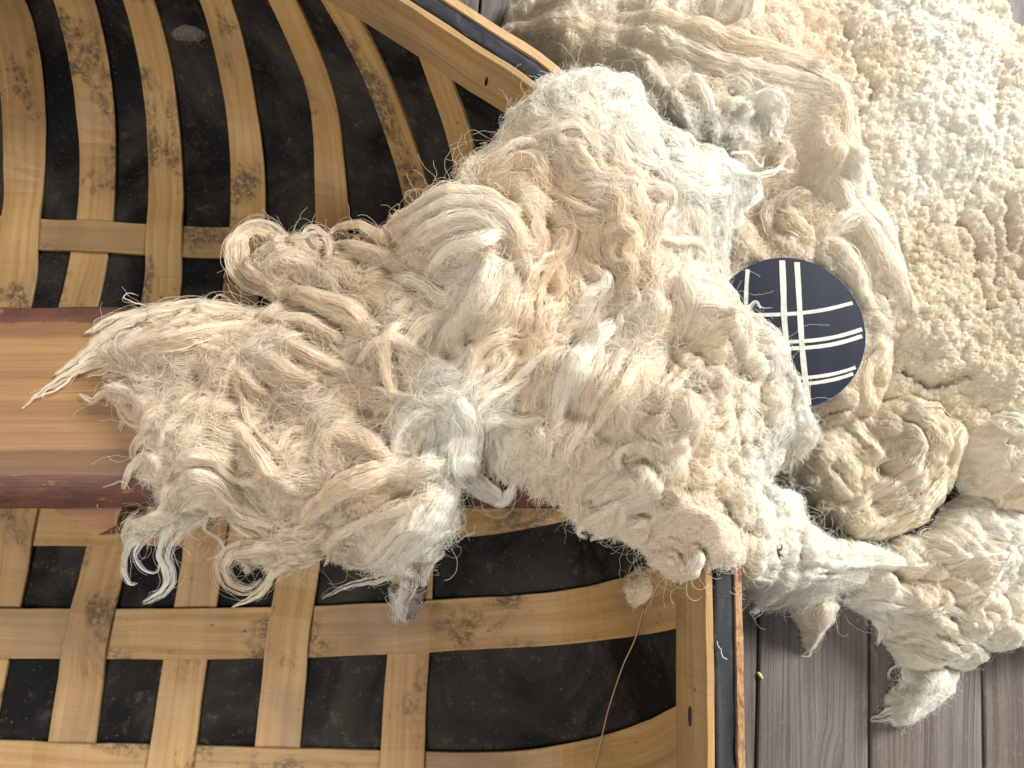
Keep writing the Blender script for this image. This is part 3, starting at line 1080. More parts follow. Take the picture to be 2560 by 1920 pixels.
        uu = u0[:, None] + (u1 - u0)[:, None] * u[None]
        gx = np.interp(uu, u, G[:, 0]); gy = np.interp(uu, u, G[:, 1])
        sx = np.interp(uu, u, Sd[:, 0]); sy = np.interp(uu, u, Sd[:, 1])
        pw = s.prof(uu, g['root'], g['taper']) * g['w'] / 2
        off = a[:, None] + samp[k][:, None] * np.sin(sph[k][:, None] + sfr[k][:, None] * 6.28 * uu)
        isf = R.random(nfib) < fly
        famp = np.where(isf, R.uniform(0.3, 1.5, nfib), R.uniform(0.01, 0.09, nfib))
        fp = R.random((2, nfib, 1)) * 6.28; ff = R.uniform(0.6, 1.8, (2, nfib, 1)); ff[1] *= 2.0
        wob = famp[:, None] * (np.sin(fp[0] + ff[0] * 6.28 * uu) + 0.5 * np.sin(fp[1] + ff[1] * 6.28 * uu)) * (0.35 + uu)
        o = off * pw * spread + wob * np.maximum(pw, 0.003)
        # crimp, shared by the lock
        cr = 0.0003 * np.sin(6.28 * uu * L / 0.016 + g['w'] * 900)
        o = o + cr
        x = gx + sx * o; y = gy + sy * o
        an = np.clip(np.abs(off), 0, 1)
        h = g['w'] * np.sin(np.clip(uu * 1.15, 0, 1) * math.pi) * g['L0'] * 0.5
        hb = 0.22 * pw * np.sqrt(1 - an ** 2) * R.uniform(0.3, 1.3, (nfib, 1)) + 0.22 * pw * sz[k][:, None]
        z = s.h(x, y) + h + hb + 0.0006 + np.where(isf[:, None], 0.004 * np.abs(np.sin(fp[0] + uu * 3)) * R.random((nfib, 1)), 0)
        P = np.stack([x, y, z], -1)
        rr = rad * (1 - 0.45 * uu) * R.uniform(0.75, 1.25, (nfib, 1))
        c = s.tint(G[:, 0].mean(keepdims=True), G[:, 1].mean(keepdims=True))[0] if g['tint'] is None else np.array(g['tint'])
        c0 = s.tint(x[:, K // 3], y[:, K // 3]) if g['tint'] is None else (0.35 * c + 0.65 * s.tint(x[:, K // 3], y[:, K // 3]))
        c = (0.5 * c + 0.5 * c0) * g['light'] * sl[k][:, None] * R.normal(1.0, 0.10, (nfib, 1))
        s.batches_cur.append((P, rr, cap(c)))

    # ---- short tangled fibres lying on the surface
    def fluff(s, n, K=7, step=0.0022, curl=0.6, lift=0.0025, rad=0.00013, flowamt=0.6, dens=None, region=None, dmin=-0.002, light=1.0, lv=0.07, z0=0.0, fsp=0.4):
        n = int(n * FT * 2)
        R = s.rng
        x, y = s.scatter(n, dmin, region, dens)
        n = len(x)
        a = fbm(x, y, 0.025, 2, s.seed + 31) * 5 + R.normal(0, 0.6, n)
        if flowamt > 0:
            fx, fy = s.flow(x, y)
            fa = np.arctan2(fy, fx) + R.normal(0, fsp, n)
            a = np.where(R.random(n) < flowamt, fa, a)
        c = s.tint(x, y) * light * R.normal(1, lv, (n, 1))
        P = np.zeros((n, K, 3)); kap = R.normal(0, curl, n)
        lf = lift * R.random(n) ** 1.5
        for k in range(K):
            P[:, k, 0] = x; P[:, k, 1] = y
            u = k / (K - 1)
            P[:, k, 2] = s.h(x, y) + z0 + 0.0003 + lf * math.sin(math.pi * min(1, 0.15 + u * 0.95)) + lf * 0.25 * R.normal(0, 1, n) * u
            a = a + kap * 0.6 + R.normal(0, curl * 0.5, n)
            stp = step * R.uniform(0.6, 1.4, n) * np.where(s.d(x, y) > -0.001, 1.0, 0.15)
            x = x + np.cos(a) * stp; y = y + np.sin(a) * stp
        rr = rad * (1 - 0.4 * np.linspace(0, 1, K))[None] * R.uniform(0.7, 1.3, (n, 1))
        s.batches_cur.append((P, rr, cap(c)))

    # ---- long stray hairs leaving the edge
    def halo(s, n, l0=0.008, l1=0.03, curl=0.5, rad=0.00008, band=0.008, up=0.004, light=1.05, K=12):
        R = s.rng
        x, y = s.scatter(n, -0.004, dens=(s.D < band).astype(float))
        n = len(x); e = s.res * 2
        gx = -(s.d(x + e, y) - s.d(x - e, y)); gy = -(s.d(x, y + e) - s.d(x, y - e))
        a = np.arctan2(gy, gx) + R.normal(0, 0.9, n)
        L = l0 + (l1 - l0) * R.random(n) ** 2.2
        z = s.h(x, y); c = s.tint(x, y) * light
        P = np.zeros((n, K, 3)); kap = R.normal(0, curl, n); dz = R.normal(0.0, 0.35, n)
        zf = 0
        for k in range(K):
            P[:, k] = np.stack([x, y, np.maximum(z, s.fl(x, y) + 0.002)], 1)
            a = a + kap + R.normal(0, curl * 0.7, n)
            x = x + np.cos(a) * L / K; y = y + np.sin(a) * L / K; z = z + dz * L / K * 0.6 + up / K * 0.3
        rr = rad * np.ones((n, K)) * R.uniform(0.7, 1.2, (n, 1))
        s.batches_cur.append((P, rr, cap(c)))

    # ---- little springy coils of a tight fleece
    def coils(s, n, r0=0.0012, r1=0.0026, per=5, K=10, region=None, rad=0.00016, h=0.004, light=1.0, dens=None):
        R = s.rng; n = int(n * FT * 2)
        x, y = s.scatter(n, 0.0, region, dens)
        n = len(x)
        c = s.tint(x, y) * light * R.normal(1, 0.09, (n, 1))
        zz = s.h(x, y)
        r = R.uniform(r0, r1, n); ph = R.random(n) * 6.28; tw = R.choice([-1, 1], n); tx, ty = R.normal(0, 0.5, (2, n))
        for q in range(per):
            u = np.linspace(0, 1, K)[None]
            rq = (r * R.uniform(0.6, 1.1, n))[:, None] * (1 - 0.45 * u)
            an = ph[:, None] + tw[:, None] * u * R.uniform(5, 9, (n, 1)) + q * 0.5
            hh = h * R.uniform(0.5, 1.1, (n, 1)) * u
            X = x[:, None] + rq * np.cos(an) + tx[:, None] * hh
            Y = y[:, None] + rq * np.sin(an) + ty[:, None] * hh
            P = np.stack([X, Y, zz[:, None] + hh - 0.0005], -1)
            s.batches_cur.append((P, rad * R.uniform(0.7, 1.2, (n, 1)) * np.ones((1, K)), cap(c)))

    # ---- output
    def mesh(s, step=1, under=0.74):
        m = s.D[::step, ::step] > -0.001
        H = s.H[::step, ::step]; X = s.X[::step, ::step]; Y = s.Y[::step, ::step]; D = s.D[::step, ::step]
        idx = -np.ones(m.shape, int); idx[m] = np.arange(m.sum())
        n = int(m.sum())
        q = m[:-1, :-1] & m[1:, :-1] & m[:-1, 1:] & m[1:, 1:]
        j, i = np.where(q)
        top = np.stack([idx[j, i], idx[j, i + 1], idx[j + 1, i + 1], idx[j + 1, i]], 1)
        th = s.thick * np.clip(D[m] / 0.03, 0.0, 1) ** 0.5 + 0.003
        zb = np.maximum(H[m] - th, s.fm[::step, ::step][m])
        zb = np.minimum(zb, H[m] - 0.001)
        vt = np.column_stack([X[m], Y[m], H[m]])
        # underside at a quarter of the density would leave cracks: use the same grid only along a coarse lattice
        used = np.zeros(n, bool); used[top.ravel()] = True
        e = np.concatenate([top[:, [0, 1]], top[:, [1, 2]], top[:, [2, 3]], top[:, [3, 0]]])
        key = np.minimum(e[:, 0], e[:, 1]).astype(np.int64) * n + np.maximum(e[:, 0], e[:, 1])
        uq, first, cntk = np.unique(key, return_index=True, return_counts=True)
        be = e[first[cntk == 1]]
        bv = np.unique(be.ravel())
        mp = -np.ones(n, int); mp[bv] = n + np.arange(len(bv))
        vb = np.column_stack([X[m][bv], Y[m][bv], zb[bv] - 0.004])
        vb[:, 2] = np.maximum(vb[:, 2], s.fm[::step, ::step][m][bv] + 0.0005)
        side = np.stack([be[:, 1], be[:, 0], mp[be[:, 0]], mp[be[:, 1]]], 1)
        V = np.vstack([vt, vb])
        faces = np.vstack([top, side])
        c = s.tint(V[:, 0], V[:, 1]) * under  # darkened underlayer: shade between locks put into colour, over a tanner wool base
        me = bpy.data.meshes.new(s.name)
        me.vertices.add(len(V)); me.vertices.foreach_set('co', V.astype(np.float32).ravel())
        me.loops.add(faces.size); me.loops.foreach_set('vertex_index', faces.astype(np.int32).ravel())
        me.polygons.add(len(faces)); me.polygons.foreach_set('loop_start', np.arange(len(faces), dtype=np.int32) * 4)
        me.polygons.foreach_set('use_smooth', np.ones(len(faces), bool))
        me.update(calc_edges=True)
        A = me.attributes.new('tint', 'FLOAT_COLOR', 'POINT')
        cc = np.ones((len(V), 4), np.float32); cc[:, :3] = c
        A.data.foreach_set('color', cc.ravel())
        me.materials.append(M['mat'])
        o = bpy.data.objects.new(s.name, me)
        COL.objects.link(o)
        tag(o, s.label, s.cat)
        s.obj = o
        return o

    def flush(s, name, kind=None):
        if not s.batches_cur: return None
        sizes = np.concatenate([np.full(len(P), P.shape[1], np.int32) for P, _, _ in s.batches_cur])
        pos = np.concatenate([P.reshape(-1, 3) for P, _, _ in s.batches_cur]).astype(np.float32)
        rad = np.concatenate([r.reshape(-1) for _, r, _ in s.batches_cur]).astype(np.float32)
        col = np.ones((len(sizes), 4), np.float32)
        col[:, :3] = np.concatenate([c for _, _, c in s.batches_cur])
        cu = bpy.data.hair_curves.new(name)
        cu.add_curves(sizes.tolist())
        pa = cu.attributes.get('position') or cu.attributes.new('position', 'FLOAT_VECTOR', 'POINT')
        pa.data.foreach_set('vector', pos.ravel())
        ra = cu.attributes.get('radius') or cu.attributes.new('radius', 'FLOAT', 'POINT')
        ra.data.foreach_set('value', rad)
        ca = cu.attributes.new('tint', 'FLOAT_COLOR', 'CURVE')
        ca.data.foreach_set('color', col.ravel())
        cu.materials.append(M['fibre'])
        o = bpy.data.objects.new(name, cu)
        COL.objects.link(o)
        o.parent = s.obj
        if kind: o['kind'] = kind
        s.batches_cur = []
        Wool.total += len(pos)
        return o

    def finish_locks(s, dens=6500.0, rad=0.00017, fly=0.07):
        s.batches_cur = []
        for g in s.locks:
            if g['own']:
                s.grow_lock(g, dens, rad, fly)
                s.flush('wool_lock')
        for g in s.locks:
            if not g['own']:
                s.grow_lock(g, dens * 0.8, rad, fly)
        s.flush('short_locks', 'stuff')


Wool.total = 0

def support(X, Y):
    """what lies under the draped fleece: seat, rim, hull or floor"""
    d = hull_d(X, Y)
    z = np.where(d > 0, hull_z_d(d) + 0.012, 0.002)
    z = np.where((d > -0.027) & (d < 0.008), HG + 0.003, z)
    return np.where((Y > y_no) & (Y < y_fo) & (X < 0.15), np.maximum(z, np.interp(Y, [y_no, y_ni, y_fi, y_fo], [0.23, 0.263, 0.263, 0.24])), z)


# ================= long-haired fleece over the seat and rim
A_ = Wool('fleece', 'long-locked cream and peach fleece draped over the seat and the coracle rim', 'fleece',
          [(200, 760, .285), (240, 700, .29), (330, 665, .29), (460, 655, .29), (540, 668, .29), (590, 640, .28), (545, 600, .26), (530, 545, .25),
           (580, 505, .25), (700, 508, .26), (815, 505, .285), (850, 450, .30), (905, 415, .32), (990, 385, .335), (1000, 340, .335), (1040, 290, .335), (1090, 235, .345),
           (1180, 165, .35), (1300, 143, .345), (1385, 165, .33), (1440, 235, .31), (1500, 305, .28), (1610, 350, .25), (1640, 400, .24), (1580, 470, .235), (1568, 580, .25),
           (1600, 650, .26), (1680, 705, .25), (1720, 800, .24), (1775, 900, .23), (1750, 980, .21), (1700, 990, .2), (1655, 1040, .2), (1740, 1060, .18), (1765, 1130, .16),
           (1800, 1160, .12), (1900, 1180, .09), (2010, 1215, .08), (1900, 1240, .07), (1800, 1300, .06), (1680, 1320, .06), (1605, 1290, .16), (1585, 1215, .32), (1530, 1215, .335), (1500, 1250, .33),
           (1450, 1255, .31), (1400, 1180, .31), (1330, 1155, .29), (1245, 1125, .28), (1220, 1085, .285), (1150, 1060, .29), (1050, 1005, .29), (1000, 1080, .285), (985, 1150, .27),
           (935, 1225, .245), (880, 1250, .235), (780, 1225, .23), (700, 1210, .23), (610, 1225, .22), (525, 1235, .2), (500, 1200, .21), (520, 1165, .22), (470, 1120, .25), (400, 1120, .25), (345, 1140, .25),
           (290, 1165, .24), (275, 1130, .25), (330, 1085, .27), (285, 1045, .28), (300, 980, .29), (290, 925, .29), (255, 870, .29), (190, 835, .285), (260, 800, .29)],
          ctrl=[(400, 720, .305), (450, 850, .31), (420, 980, .31), (600, 760, .32), (700, 880, .32), (600, 1000, .315), (800, 1000, .32), (850, 700, .335), (950, 500, .35), (1050, 600, .36), (1000, 850, .345),
                (950, 1030, .33), (900, 1120, .30), (1150, 700, .365), (1300, 800, .37), (1200, 950, .34), (1450, 900, .375), (1400, 1050, .36), (1500, 1100, .37), (1250, 300, .38), (1350, 450, .385),
                (1150, 400, .37), (1450, 600, .38), (1480, 450, .36), (1550, 400, .31), (1550, 700, .36), (1620, 800, .33), (1650, 900, .30), (1600, 1000, .34), (1620, 1120, .30), (1700, 1180, .2), (1800, 1220, .12),
                (1560, 1170, .36), (620, 560, .28), (760, 560, .30), (450, 1080, .28), (640, 1150, .26)],
          res=0.002, drop=0.028, R=0.035, thick=0.045, lump=0.010, lsc=0.065, jitter=0.009, jsc=0.022, seed=3, floor_z=support,
          bumps=[(1050, 560, 70, 0.0203), (960, 440, 60, 0.0145), (1340, 720, 60, 0.0174), (1300, 200, 80, 0.0174), (1480, 700, 60, 0.0203), (1560, 640, 60, 0.0174), (1500, 440, 50, 0.0145), (780, 900, 60, -0.0203), (880, 820, 40, -0.0116), (1200, 480, 35, -0.0174), (1230, 780, 40, -0.0174),
                 (1450, 790, 50, -0.0261), (1280, 600, 40, -0.0116), (450, 830, 30, -0.0174), (1430, 1160, 30, -0.0116), (600, 880, 40, -0.0116), (1090, 500, 30, -0.0116), (1120, 780, 40, -0.0145),
                 (1500, 1050, 60, 0.0145), (1400, 900, 50, 0.0087), (1640, 880, 30, 0.0116), (1360, 580, 30, -0.0116), (1600, 1180, 40, 0.0145), (1510, 910, 16, -0.0174), (980, 790, 22, -0.0174), (820, 700, 26, -0.0145), (620, 640, 24, -0.0145), (530, 870, 24, -0.0145), (400, 1030, 26, -0.0174), (700, 1080, 24, -0.0145), (880, 1060, 22, -0.0116), (1240, 900, 26, -0.0174), (1030, 760, 20, -0.0174), (1180, 540, 22, -0.0145), (1400, 700, 20, -0.0145), (1600, 760, 24, -0.0145), (1300, 950, 24, -0.0145), (1540, 1000, 24, -0.0174), (860, 610, 22, -0.0174), (1180, 680, 22, -0.0145)],
          tints=[(250, 720, BEIGE), (150, 800, BEIGE), (330, 780, TAN), (440, 830, BROWN), (700, 850, BROWN), (790, 890, BROWN), (600, 780, TAN), (640, 620, TAN), (560, 560, TAN), (760, 560, BROWN), (1100, 450, PEACH), (1120, 540, PEACH), (930, 600, PEACH),  # wool colours; brown and tan also paint shade into hollows and the left
                 (900, 480, PEACH), (1000, 560, CREAM), (1040, 520, WHITE, .6), (1040, 640, WHITE, .6), (1190, 620, PEACH), (1130, 790, PEACH), (1210, 780, TAN), (1000, 900, WHITE), (980, 1000, WHITE), (850, 1060, PEACH), (900, 1120, BEIGE), (950, 1160, WHITE), (870, 1200, WHITE),
                 (870, 1260, GREY), (600, 1000, TAN), (540, 900, TAN), (400, 1100, BEIGE), (300, 1160, WHITE), (420, 960, BEIGE), (1330, 640, PEACH), (1300, 720, CREAM), (1400, 750, BEIGE), (1350, 930, BEIGE), (1480, 790, BEIGE), (1500, 980, BEIGE), (1250, 1040, BEIGE), (1450, 1150, BEIGE), (1480, 1060, BEIGE),
                 (1250, 250, WHITE), (1400, 250, WHITE), (1180, 210, WHITE), (1300, 180, WHITE), (1330, 300, WHITE), (1420, 340, WHITE), (1520, 360, WHITE), (1600, 390, WHITE), (1390, 400, WHITE), (1450, 480, WHITE), (1120, 300, CREAM), (1450, 400, WHITE), (1560, 420, WHITE), (1500, 560, CREAM), (1540, 500, WHITE), (1340, 480, BEIGE), (1250, 420, BEIGE), (1200, 500, TAN), (1080, 380, BEIGE), (1250, 340, CREAM), (1520, 680, CREAM), (1460, 640, CREAM), (1650, 760, WHITE),
                 (1700, 900, WHITE), (1600, 860, CREAM), (1650, 1100, WHITE), (1700, 1200, WHITE), (1850, 1230, WHITE), (1560, 1100, CREAM), (1580, 1000, WHITE), (640, 1180, TAN), (520, 1200, BEIGE), (1330, 1080, CREAM)])

LK = [('O', 40, [(560, 700), (480, 715), (400, 735), (330, 745), (260, 770), (200, 800)], dict(taper=.2, n=.8)),
      ('O', 24, [(360, 735), (300, 760), (240, 772), (180, 795), (120, 828), (85, 850), (45, 885)], dict(taper=.15, n=.7)),
      ('O', 16, [(300, 730), (240, 760), (190, 800), (140, 812), (100, 845), (92, 862)], dict(taper=.3, n=.8)),
      ('O', 14, [(260, 745), (200, 770), (165, 810), (130, 840), (70, 862)], dict(taper=.4, n=.8)),
      ('O', 40, [(500, 660), (400, 668), (310, 692), (240, 722), (185, 765), (120, 810)], dict(n=.8)),
      ('A', 70, [(760, 500), (620, 480), (520, 470), (400, 490), (250, 520), (120, 560), (20, 620)], {}),
      ('A', 60, [(640, 540), (540, 500), (440, 500), (330, 540), (200, 590), (80, 640)], {}),
      ('A', 55, [(560, 560), (440, 590), (330, 640), (200, 690), (90, 720), (-20, 790)], {}),
      ('A', 50, [(700, 720), (600, 690), (500, 640), (420, 640), (370, 700), (290, 745), (200, 730), (120, 700), (60, 640)], {}),
      ('A', 44, [(400, 850), (330, 835), (240, 800), (160, 780), (100, 800), (20, 815)], {}),
      ('A', 55, [(330, 960), (260, 900), (180, 870), (120, 890), (60, 925), (0, 890)], {}),
      ('A', 26, [(330, 1000), (280, 1000), (220, 1000), (190, 1040), (185, 1070)], {}),
      ('A', 95, [(900, 430), (860, 400), (800, 370), (745, 300), (740, 210), (790, 150), (860, 140), (910, 170), (930, 250)], dict(taper=.45)),
      ('A', 62, [(1150, 360), (1080, 330), (1010, 310), (940, 310), (885, 350), (870, 420), (850, 460)], {}),
      ('A', 42, [(1140, 330), (1150, 260), (1140, 190), (1100, 145), (1045, 145), (1010, 185), (1000, 240)], dict(taper=.4)),
      ('A', 80, [(1420, 240), (1380, 180), (1300, 140), (1200, 130), (1140, 160)], {}),
      ('A', 80, [(1480, 320), (1380, 260), (1280, 230), (1200, 200), (1150, 210)], {}),
      ('A', 120, [(2060, 330), (2040, 230), (1990, 130), (1880, 60), (1740, 50), (1600, 85), (1480, 140), (1390, 190)], dict(n=1.3)),
      ('A', 100, [(1980, 190), (1860, 110), (1740, 110), (1620, 150), (1520, 200), (1420, 280)], {}),
      ('A', 90, [(2000, 60), (1860, 0), (1700, 0), (1560, 50), (1450, 100), (1370, 150)], {}),
      ('A', 60, [(1720, 380), (1690, 450), (1650, 440), (1600, 400), (1500, 365), (1400, 350), (1330, 370), (1300, 420)], dict(L0=.8, tint=WHITE, taper=.15)),
      ('A', 95, [(1350, 600), (1250, 520), (1100, 470), (960, 430), (880, 470)], {}),
      ('A', 80, [(1200, 640), (1060, 570), (950, 560), (850, 550), (780, 610), (740, 690)], {}),
      ('A', 75, [(1330, 800), (1200, 780), (1080, 720), (960, 660), (860, 660), (790, 710)], {}),
      ('A', 62, [(1080, 830), (980, 790), (900, 740), (830, 730), (780, 770)], {}),
      ('A', 46, [(860, 540), (780, 620), (740, 700), (690, 830), (640, 950), (560, 1080), (510, 1200)], dict(L0=.8)),
      ('A', 46, [(770, 760), (740, 860), (770, 950), (800, 1040), (860, 1110), (960, 1190), (1080, 1240)], dict(L0=.6)),
      ('A', 95, [(1440, 1200), (1330, 1110), (1200, 1080), (1120, 1140), (1100, 1230), (1130, 1310)], {}),
      ('A', 85, [(1000, 1340), (900, 1280), (850, 1210), (800, 1120), (740, 1050), (660, 1050), (610, 1110)], dict(L0=.6)),
      ('A', 85, [(820, 1310), (720, 1270), (670, 1210), (560, 1190), (470, 1230), (400, 1290), (380, 1370)], {}),
      ('A', 60, [(370, 1320), (385, 1250), (360, 1195), (310, 1185), (260, 1225), (220, 1285), (195, 1345)], dict(L0=.7)),
      ('A', 95, [(780, 1450), (720, 1350), (640, 1290), (540, 1290), (460, 1350), (420, 1430), (330, 1470), (240, 1490), (210, 1540), (225, 1620)], dict(n=1.2, taper=.4)),
      ('A', 60, [(600, 1380), (520, 1440), (440, 1520), (400, 1590), (400, 1660), (430, 1730)], {}),
      ('A', 115, [(1500, 1230), (1350, 1290), (1220, 1350), (1120, 1430), (1040, 1500), (1000, 1570)], {}),
      ('A', 100, [(1700, 1200), (1560, 1230), (1420, 1270), (1300, 1290)], {}),
      ('A', 95, [(1740, 1330), (1600, 1370), (1450, 1430), (1320, 1480), (1280, 1560)], {}),
      ('A', 90, [(1640, 980), (1580, 1000), (1520, 1060), (1470, 1140), (1420, 1240)], dict(tint=WHITE)),
      ('A', 120, [(1740, 930), (1780, 1020), (1780, 1120), (1770, 1220), (1800, 1300), (1880, 1360), (1950, 1395), (1990, 1350), (2010, 1290)], dict(n=1.3, L0=.8, taper=.15)),
      ('A', 100, [(1700, 960), (1740, 1060), (1720, 1160), (1740, 1260), (1770, 1330)], dict(tint=WHITE)),
      ('A', 60, [(1700, 925), (1600, 930), (1480, 915), (1380, 880), (1290, 850), (1200, 880)], dict(L0=.9, taper=.1)),
      ('A', 70, [(2060, 830), (1940, 920), (1860, 990), (1845, 1070), (1850, 1180), (1830, 1290)], {}),
      ('A', 85, [(1560, 700), (1480, 670), (1400, 680), (1300, 760), (1210, 815)], {}),
      ('A', 85, [(1500, 560), (1430, 660), (1420, 770), (1440, 880), (1450, 990)], {}),
      ('A', 120, [(1960, 150), (1850, 230), (1710, 260), (1620, 330), (1580, 420)], dict(tint=CREAM)),
      ('A', 140, [(1900, 300), (1860, 450), (1800, 560), (1720, 640), (1640, 760)], dict(n=1.2)),
      ('A', 110, [(2000, 420), (1950, 540), (1850, 640), (1780, 760)], {}),
      ('A', 95, [(2000, 640), (1880, 690), (1800, 800), (1760, 900)], {}),
      ('A', 80, [(1260, 1000), (1180, 1080), (1140, 1160), (1150, 1250)], {}),
      ('A', 70, [(560, 930), (480, 1000), (420, 1060), (380, 1140), (300, 1180)], {}),
      ('A', 70, [(480, 940), (380, 990), (320, 1060), (260, 1130), (250, 1200)], {}),
      ('A', 60, [(880, 900), (820, 860), (760, 800), (700, 780), (640, 820)], {}),
      ('C3', 46, [(800, 420), (700, 520), (610, 570), (560, 640), (540, 720), (560, 795), (600, 790)], dict(tint=WHITE)),
      ('C3', 34, [(720, 500), (660, 580), (600, 650), (610, 710), (670, 745), (700, 680)], dict(tint=WHITE)),
      ('C3', 55, [(880, 500), (770, 570), (720, 660), (745, 760), (710, 830), (615, 880)], dict(tint=WHITE)),
      ('C3', 70, [(1150, 500), (1020, 430), (950, 350), (860, 350), (740, 420)], dict(n=1.2)),
      ('C3', 60, [(1200, 540), (1080, 490), (1000, 420), (920, 390), (860, 420)], {}),
      ('C3', 22, [(900, 500), (890, 560), (960, 610), (965, 660), (890, 690)], dict(taper=.1)),
      ('C3', 34, [(980, 520), (1100, 600), (1200, 640), (1290, 630)], {}),
      ('C3', 75, [(1300, 620), (1150, 640), (1030, 660), (985, 720), (1010, 790), (1080, 815), (1130, 770)], dict(taper=.4)),
      ('C3', 50, [(1400, 670), (1280, 690), (1200, 740), (1130, 830), (1060, 870), (1000, 895)], dict(taper=.1)),
      ('C3', 28, [(1750, 720), (1640, 770), (1500, 800), (1390, 860)], dict(taper=.1)),
      ('C3', 120, [(1950, 380), (1900, 490), (1840, 590), (1760, 680), (1680, 770)], dict(tint=WHITE, n=1.3)),
      ('C3', 90, [(1860, 420), (1780, 530), (1700, 620), (1600, 700), (1500, 730)], {}),
      ('C3', 65, [(1700, 470), (1600, 520), (1500, 570), (1430, 640), (1400, 720)], {}),
      ('C3', 80, [(1560, 350), (1430, 430), (1330, 500), (1270, 560)], {}),
      ('C3', 60, [(1900, 640), (1840, 730), (1830, 810)], dict(tint=GREY)),
      ('C3', 90, [(1780, 700), (1760, 800), (1740, 880), (1710, 970)], dict(tint=GREY, n=.35, taper=.35)),
      ('C3', 80, [(1400, 560), (1300, 600), (1200, 600), (1120, 560)], {}),
      ('B', 62, [(480, 560), (440, 600), (330, 700), (230, 790), (100, 850), (30, 950)], dict(tint=WHITE)),
      ('B', 70, [(300, 560), (230, 660), (130, 740), (20, 820), (-40, 930)], {}),
      ('B', 135, [(800, 440), (700, 520), (620, 620), (560, 740), (520, 850), (500, 950), (450, 1060)], dict(tint=WHITE, taper=.1, n=1.3)),
      ('B', 95, [(830, 600), (740, 750), (680, 850), (620, 980), (560, 1080), (490, 1200), (450, 1280), (480, 1380)], dict(taper=.12, L0=.6)),
      ('B', 100, [(900, 640), (820, 780), (740, 880), (700, 960), (620, 1060)], {}),
      ('B', 60, [(640, 640), (560, 760), (480, 880), (400, 900), (330, 910)], {}),
      ('B', 70, [(420, 930), (300, 950), (200, 960), (110, 1010), (60, 1100), (70, 1200)], {}),
      ('B', 70, [(1240, 340), (1350, 370), (1430, 440), (1440, 540), (1400, 640), (1340, 720), (1260, 800), (1200, 860)], dict(L0=.7)),
      ('B', 60, [(1420, 480), (1300, 560), (1180, 600), (1080, 700), (1000, 800), (950, 880)], {}),
      ('B', 70, [(1330, 560), (1200, 660), (1100, 760), (980, 850)], {}),
      ('B', 34, [(900, 810), (870, 840), (930, 900), (1000, 940), (1030, 1010), (1050, 1060)], dict(L0=.8)),
      ('B', 55, [(1010, 1150), (1000, 1090), (920, 1065), (840, 1090), (810, 1150), (845, 1230), (880, 1300), (960, 1340), (1040, 1375), (1120, 1390)], dict(L0=1.2, taper=.3)),
      ('B', 40, [(860, 1085), (940, 1110), (985, 1180), (990, 1250)], dict(L0=1.0)),
      ('B', 40, [(1540, 960), (1565, 1020), (1550, 1070), (1585, 1120), (1560, 1150)], dict(tint=WHITE)),
      ('B', 36, [(1150, 750), (1090, 790), (1065, 860)], dict(tint=WHITE)),
      ('B', 62, [(860, -20), (780, 60), (800, 130), (870, 130), (900, 180), (915, 250)], dict(L0=1.0)),
      ('B', 90, [(700, 160), (740, 240), (640, 330), (560, 450)], dict(tint=WHITE)),
      ('B', 50, [(1300, 1450), (1240, 1410), (1150, 1400), (1040, 1410), (965, 1460), (950, 1540), (1000, 1620)], dict(L0=1.0)),
      ('B', 70, [(250, 620), (200, 500), (230, 400), (320, 330), (420, 300)], dict(tint=WHITE)),
      ('B', 60, [(560, 60), (440, 120), (360, 220), (330, 320)], dict(tint=CREAM)),
      ('E', 34, [(600, 1130), (720, 1090), (820, 1080), (880, 1140), (960, 1190), (1030, 1210)], dict(L0=.9)),
      ('E', 44, [(400, 1420), (620, 1400), (760, 1420), (820, 1540), (900, 1610), (1020, 1590), (1150, 1560), (1180, 1620)], dict(L0=1.1)),
      ('E', 100, [(160, 1350), (300, 1260), (460, 1300), (600, 1400)], {}),
      ('E', 110, [(100, 1300), (260, 1180), (420, 1160), (560, 1200)], dict(tint=CREAM)),
      ('E', 90, [(700, 1120), (800, 1230), (900, 1360), (940, 1480)], {}),
      ('E', 60, [(1080, 1030), (1060, 1150), (1090, 1280), (1180, 1400)], dict(tint=CREAM)),
      ('E', 80, [(1150, 750), (1000, 770), (900, 850), (860, 970)], dict(tint=WHITE)),
      ('C2', 40, [(420, 700), (520, 790), (600, 840), (640, 900)], dict(L0=.7)),
      ('C2', 60, [(560, 900), (680, 880), (735, 910), (690, 970), (735, 1010), (745, 1070)], dict(L0=1.0)),
      ('C2', 22, [(1100, 580), (1160, 580), (1210, 630), (1230, 590)], dict(taper=.3, L0=1, tint=CREAM)),
      ('C2', 22, [(1140, 640), (1230, 665), (1280, 640), (1310, 595), (1345, 575)], dict(taper=.3, L0=1, tint=CREAM)),
      ('C2', 20, [(1150, 660), (1230, 660), (1300, 645), (1335, 655), (1330, 625)], dict(taper=.3, L0=1, tint=CREAM)),
      ('C2', 22, [(1130, 640), (1190, 680), (1215, 730), (1232, 775)], dict(taper=.3, L0=1, tint=CREAM)),
      ('C2', 50, [(1020, 660), (1100, 700), (1170, 700), (1200, 740), (1150, 790), (1090, 800)], dict(tint=WHITE)),
      ('C2', 60, [(980, 760), (1040, 780), (1110, 790), (1180, 760)], dict(tint=WHITE)),
      ('C2', 26, [(960, 1060), (1020, 1050), (1060, 1055), (1110, 1040)], {}),
      ('C2', 60, [(1010, 980), (900, 940), (820, 930), (760, 990)], {}),
      ('K', 60, [(1150, 120), (1000, 170), (850, 200), (760, 260)], dict(tint=WHITE)),
      ('K', 50, [(760, 130), (1000, 150), (1200, 160), (1400, 165), (1560, 150)], dict(tint=WHITE, taper=.3, n=.7)),
      ('K', 40, [(780, 230), (950, 240), (1080, 230)], dict(tint=CREAM)),
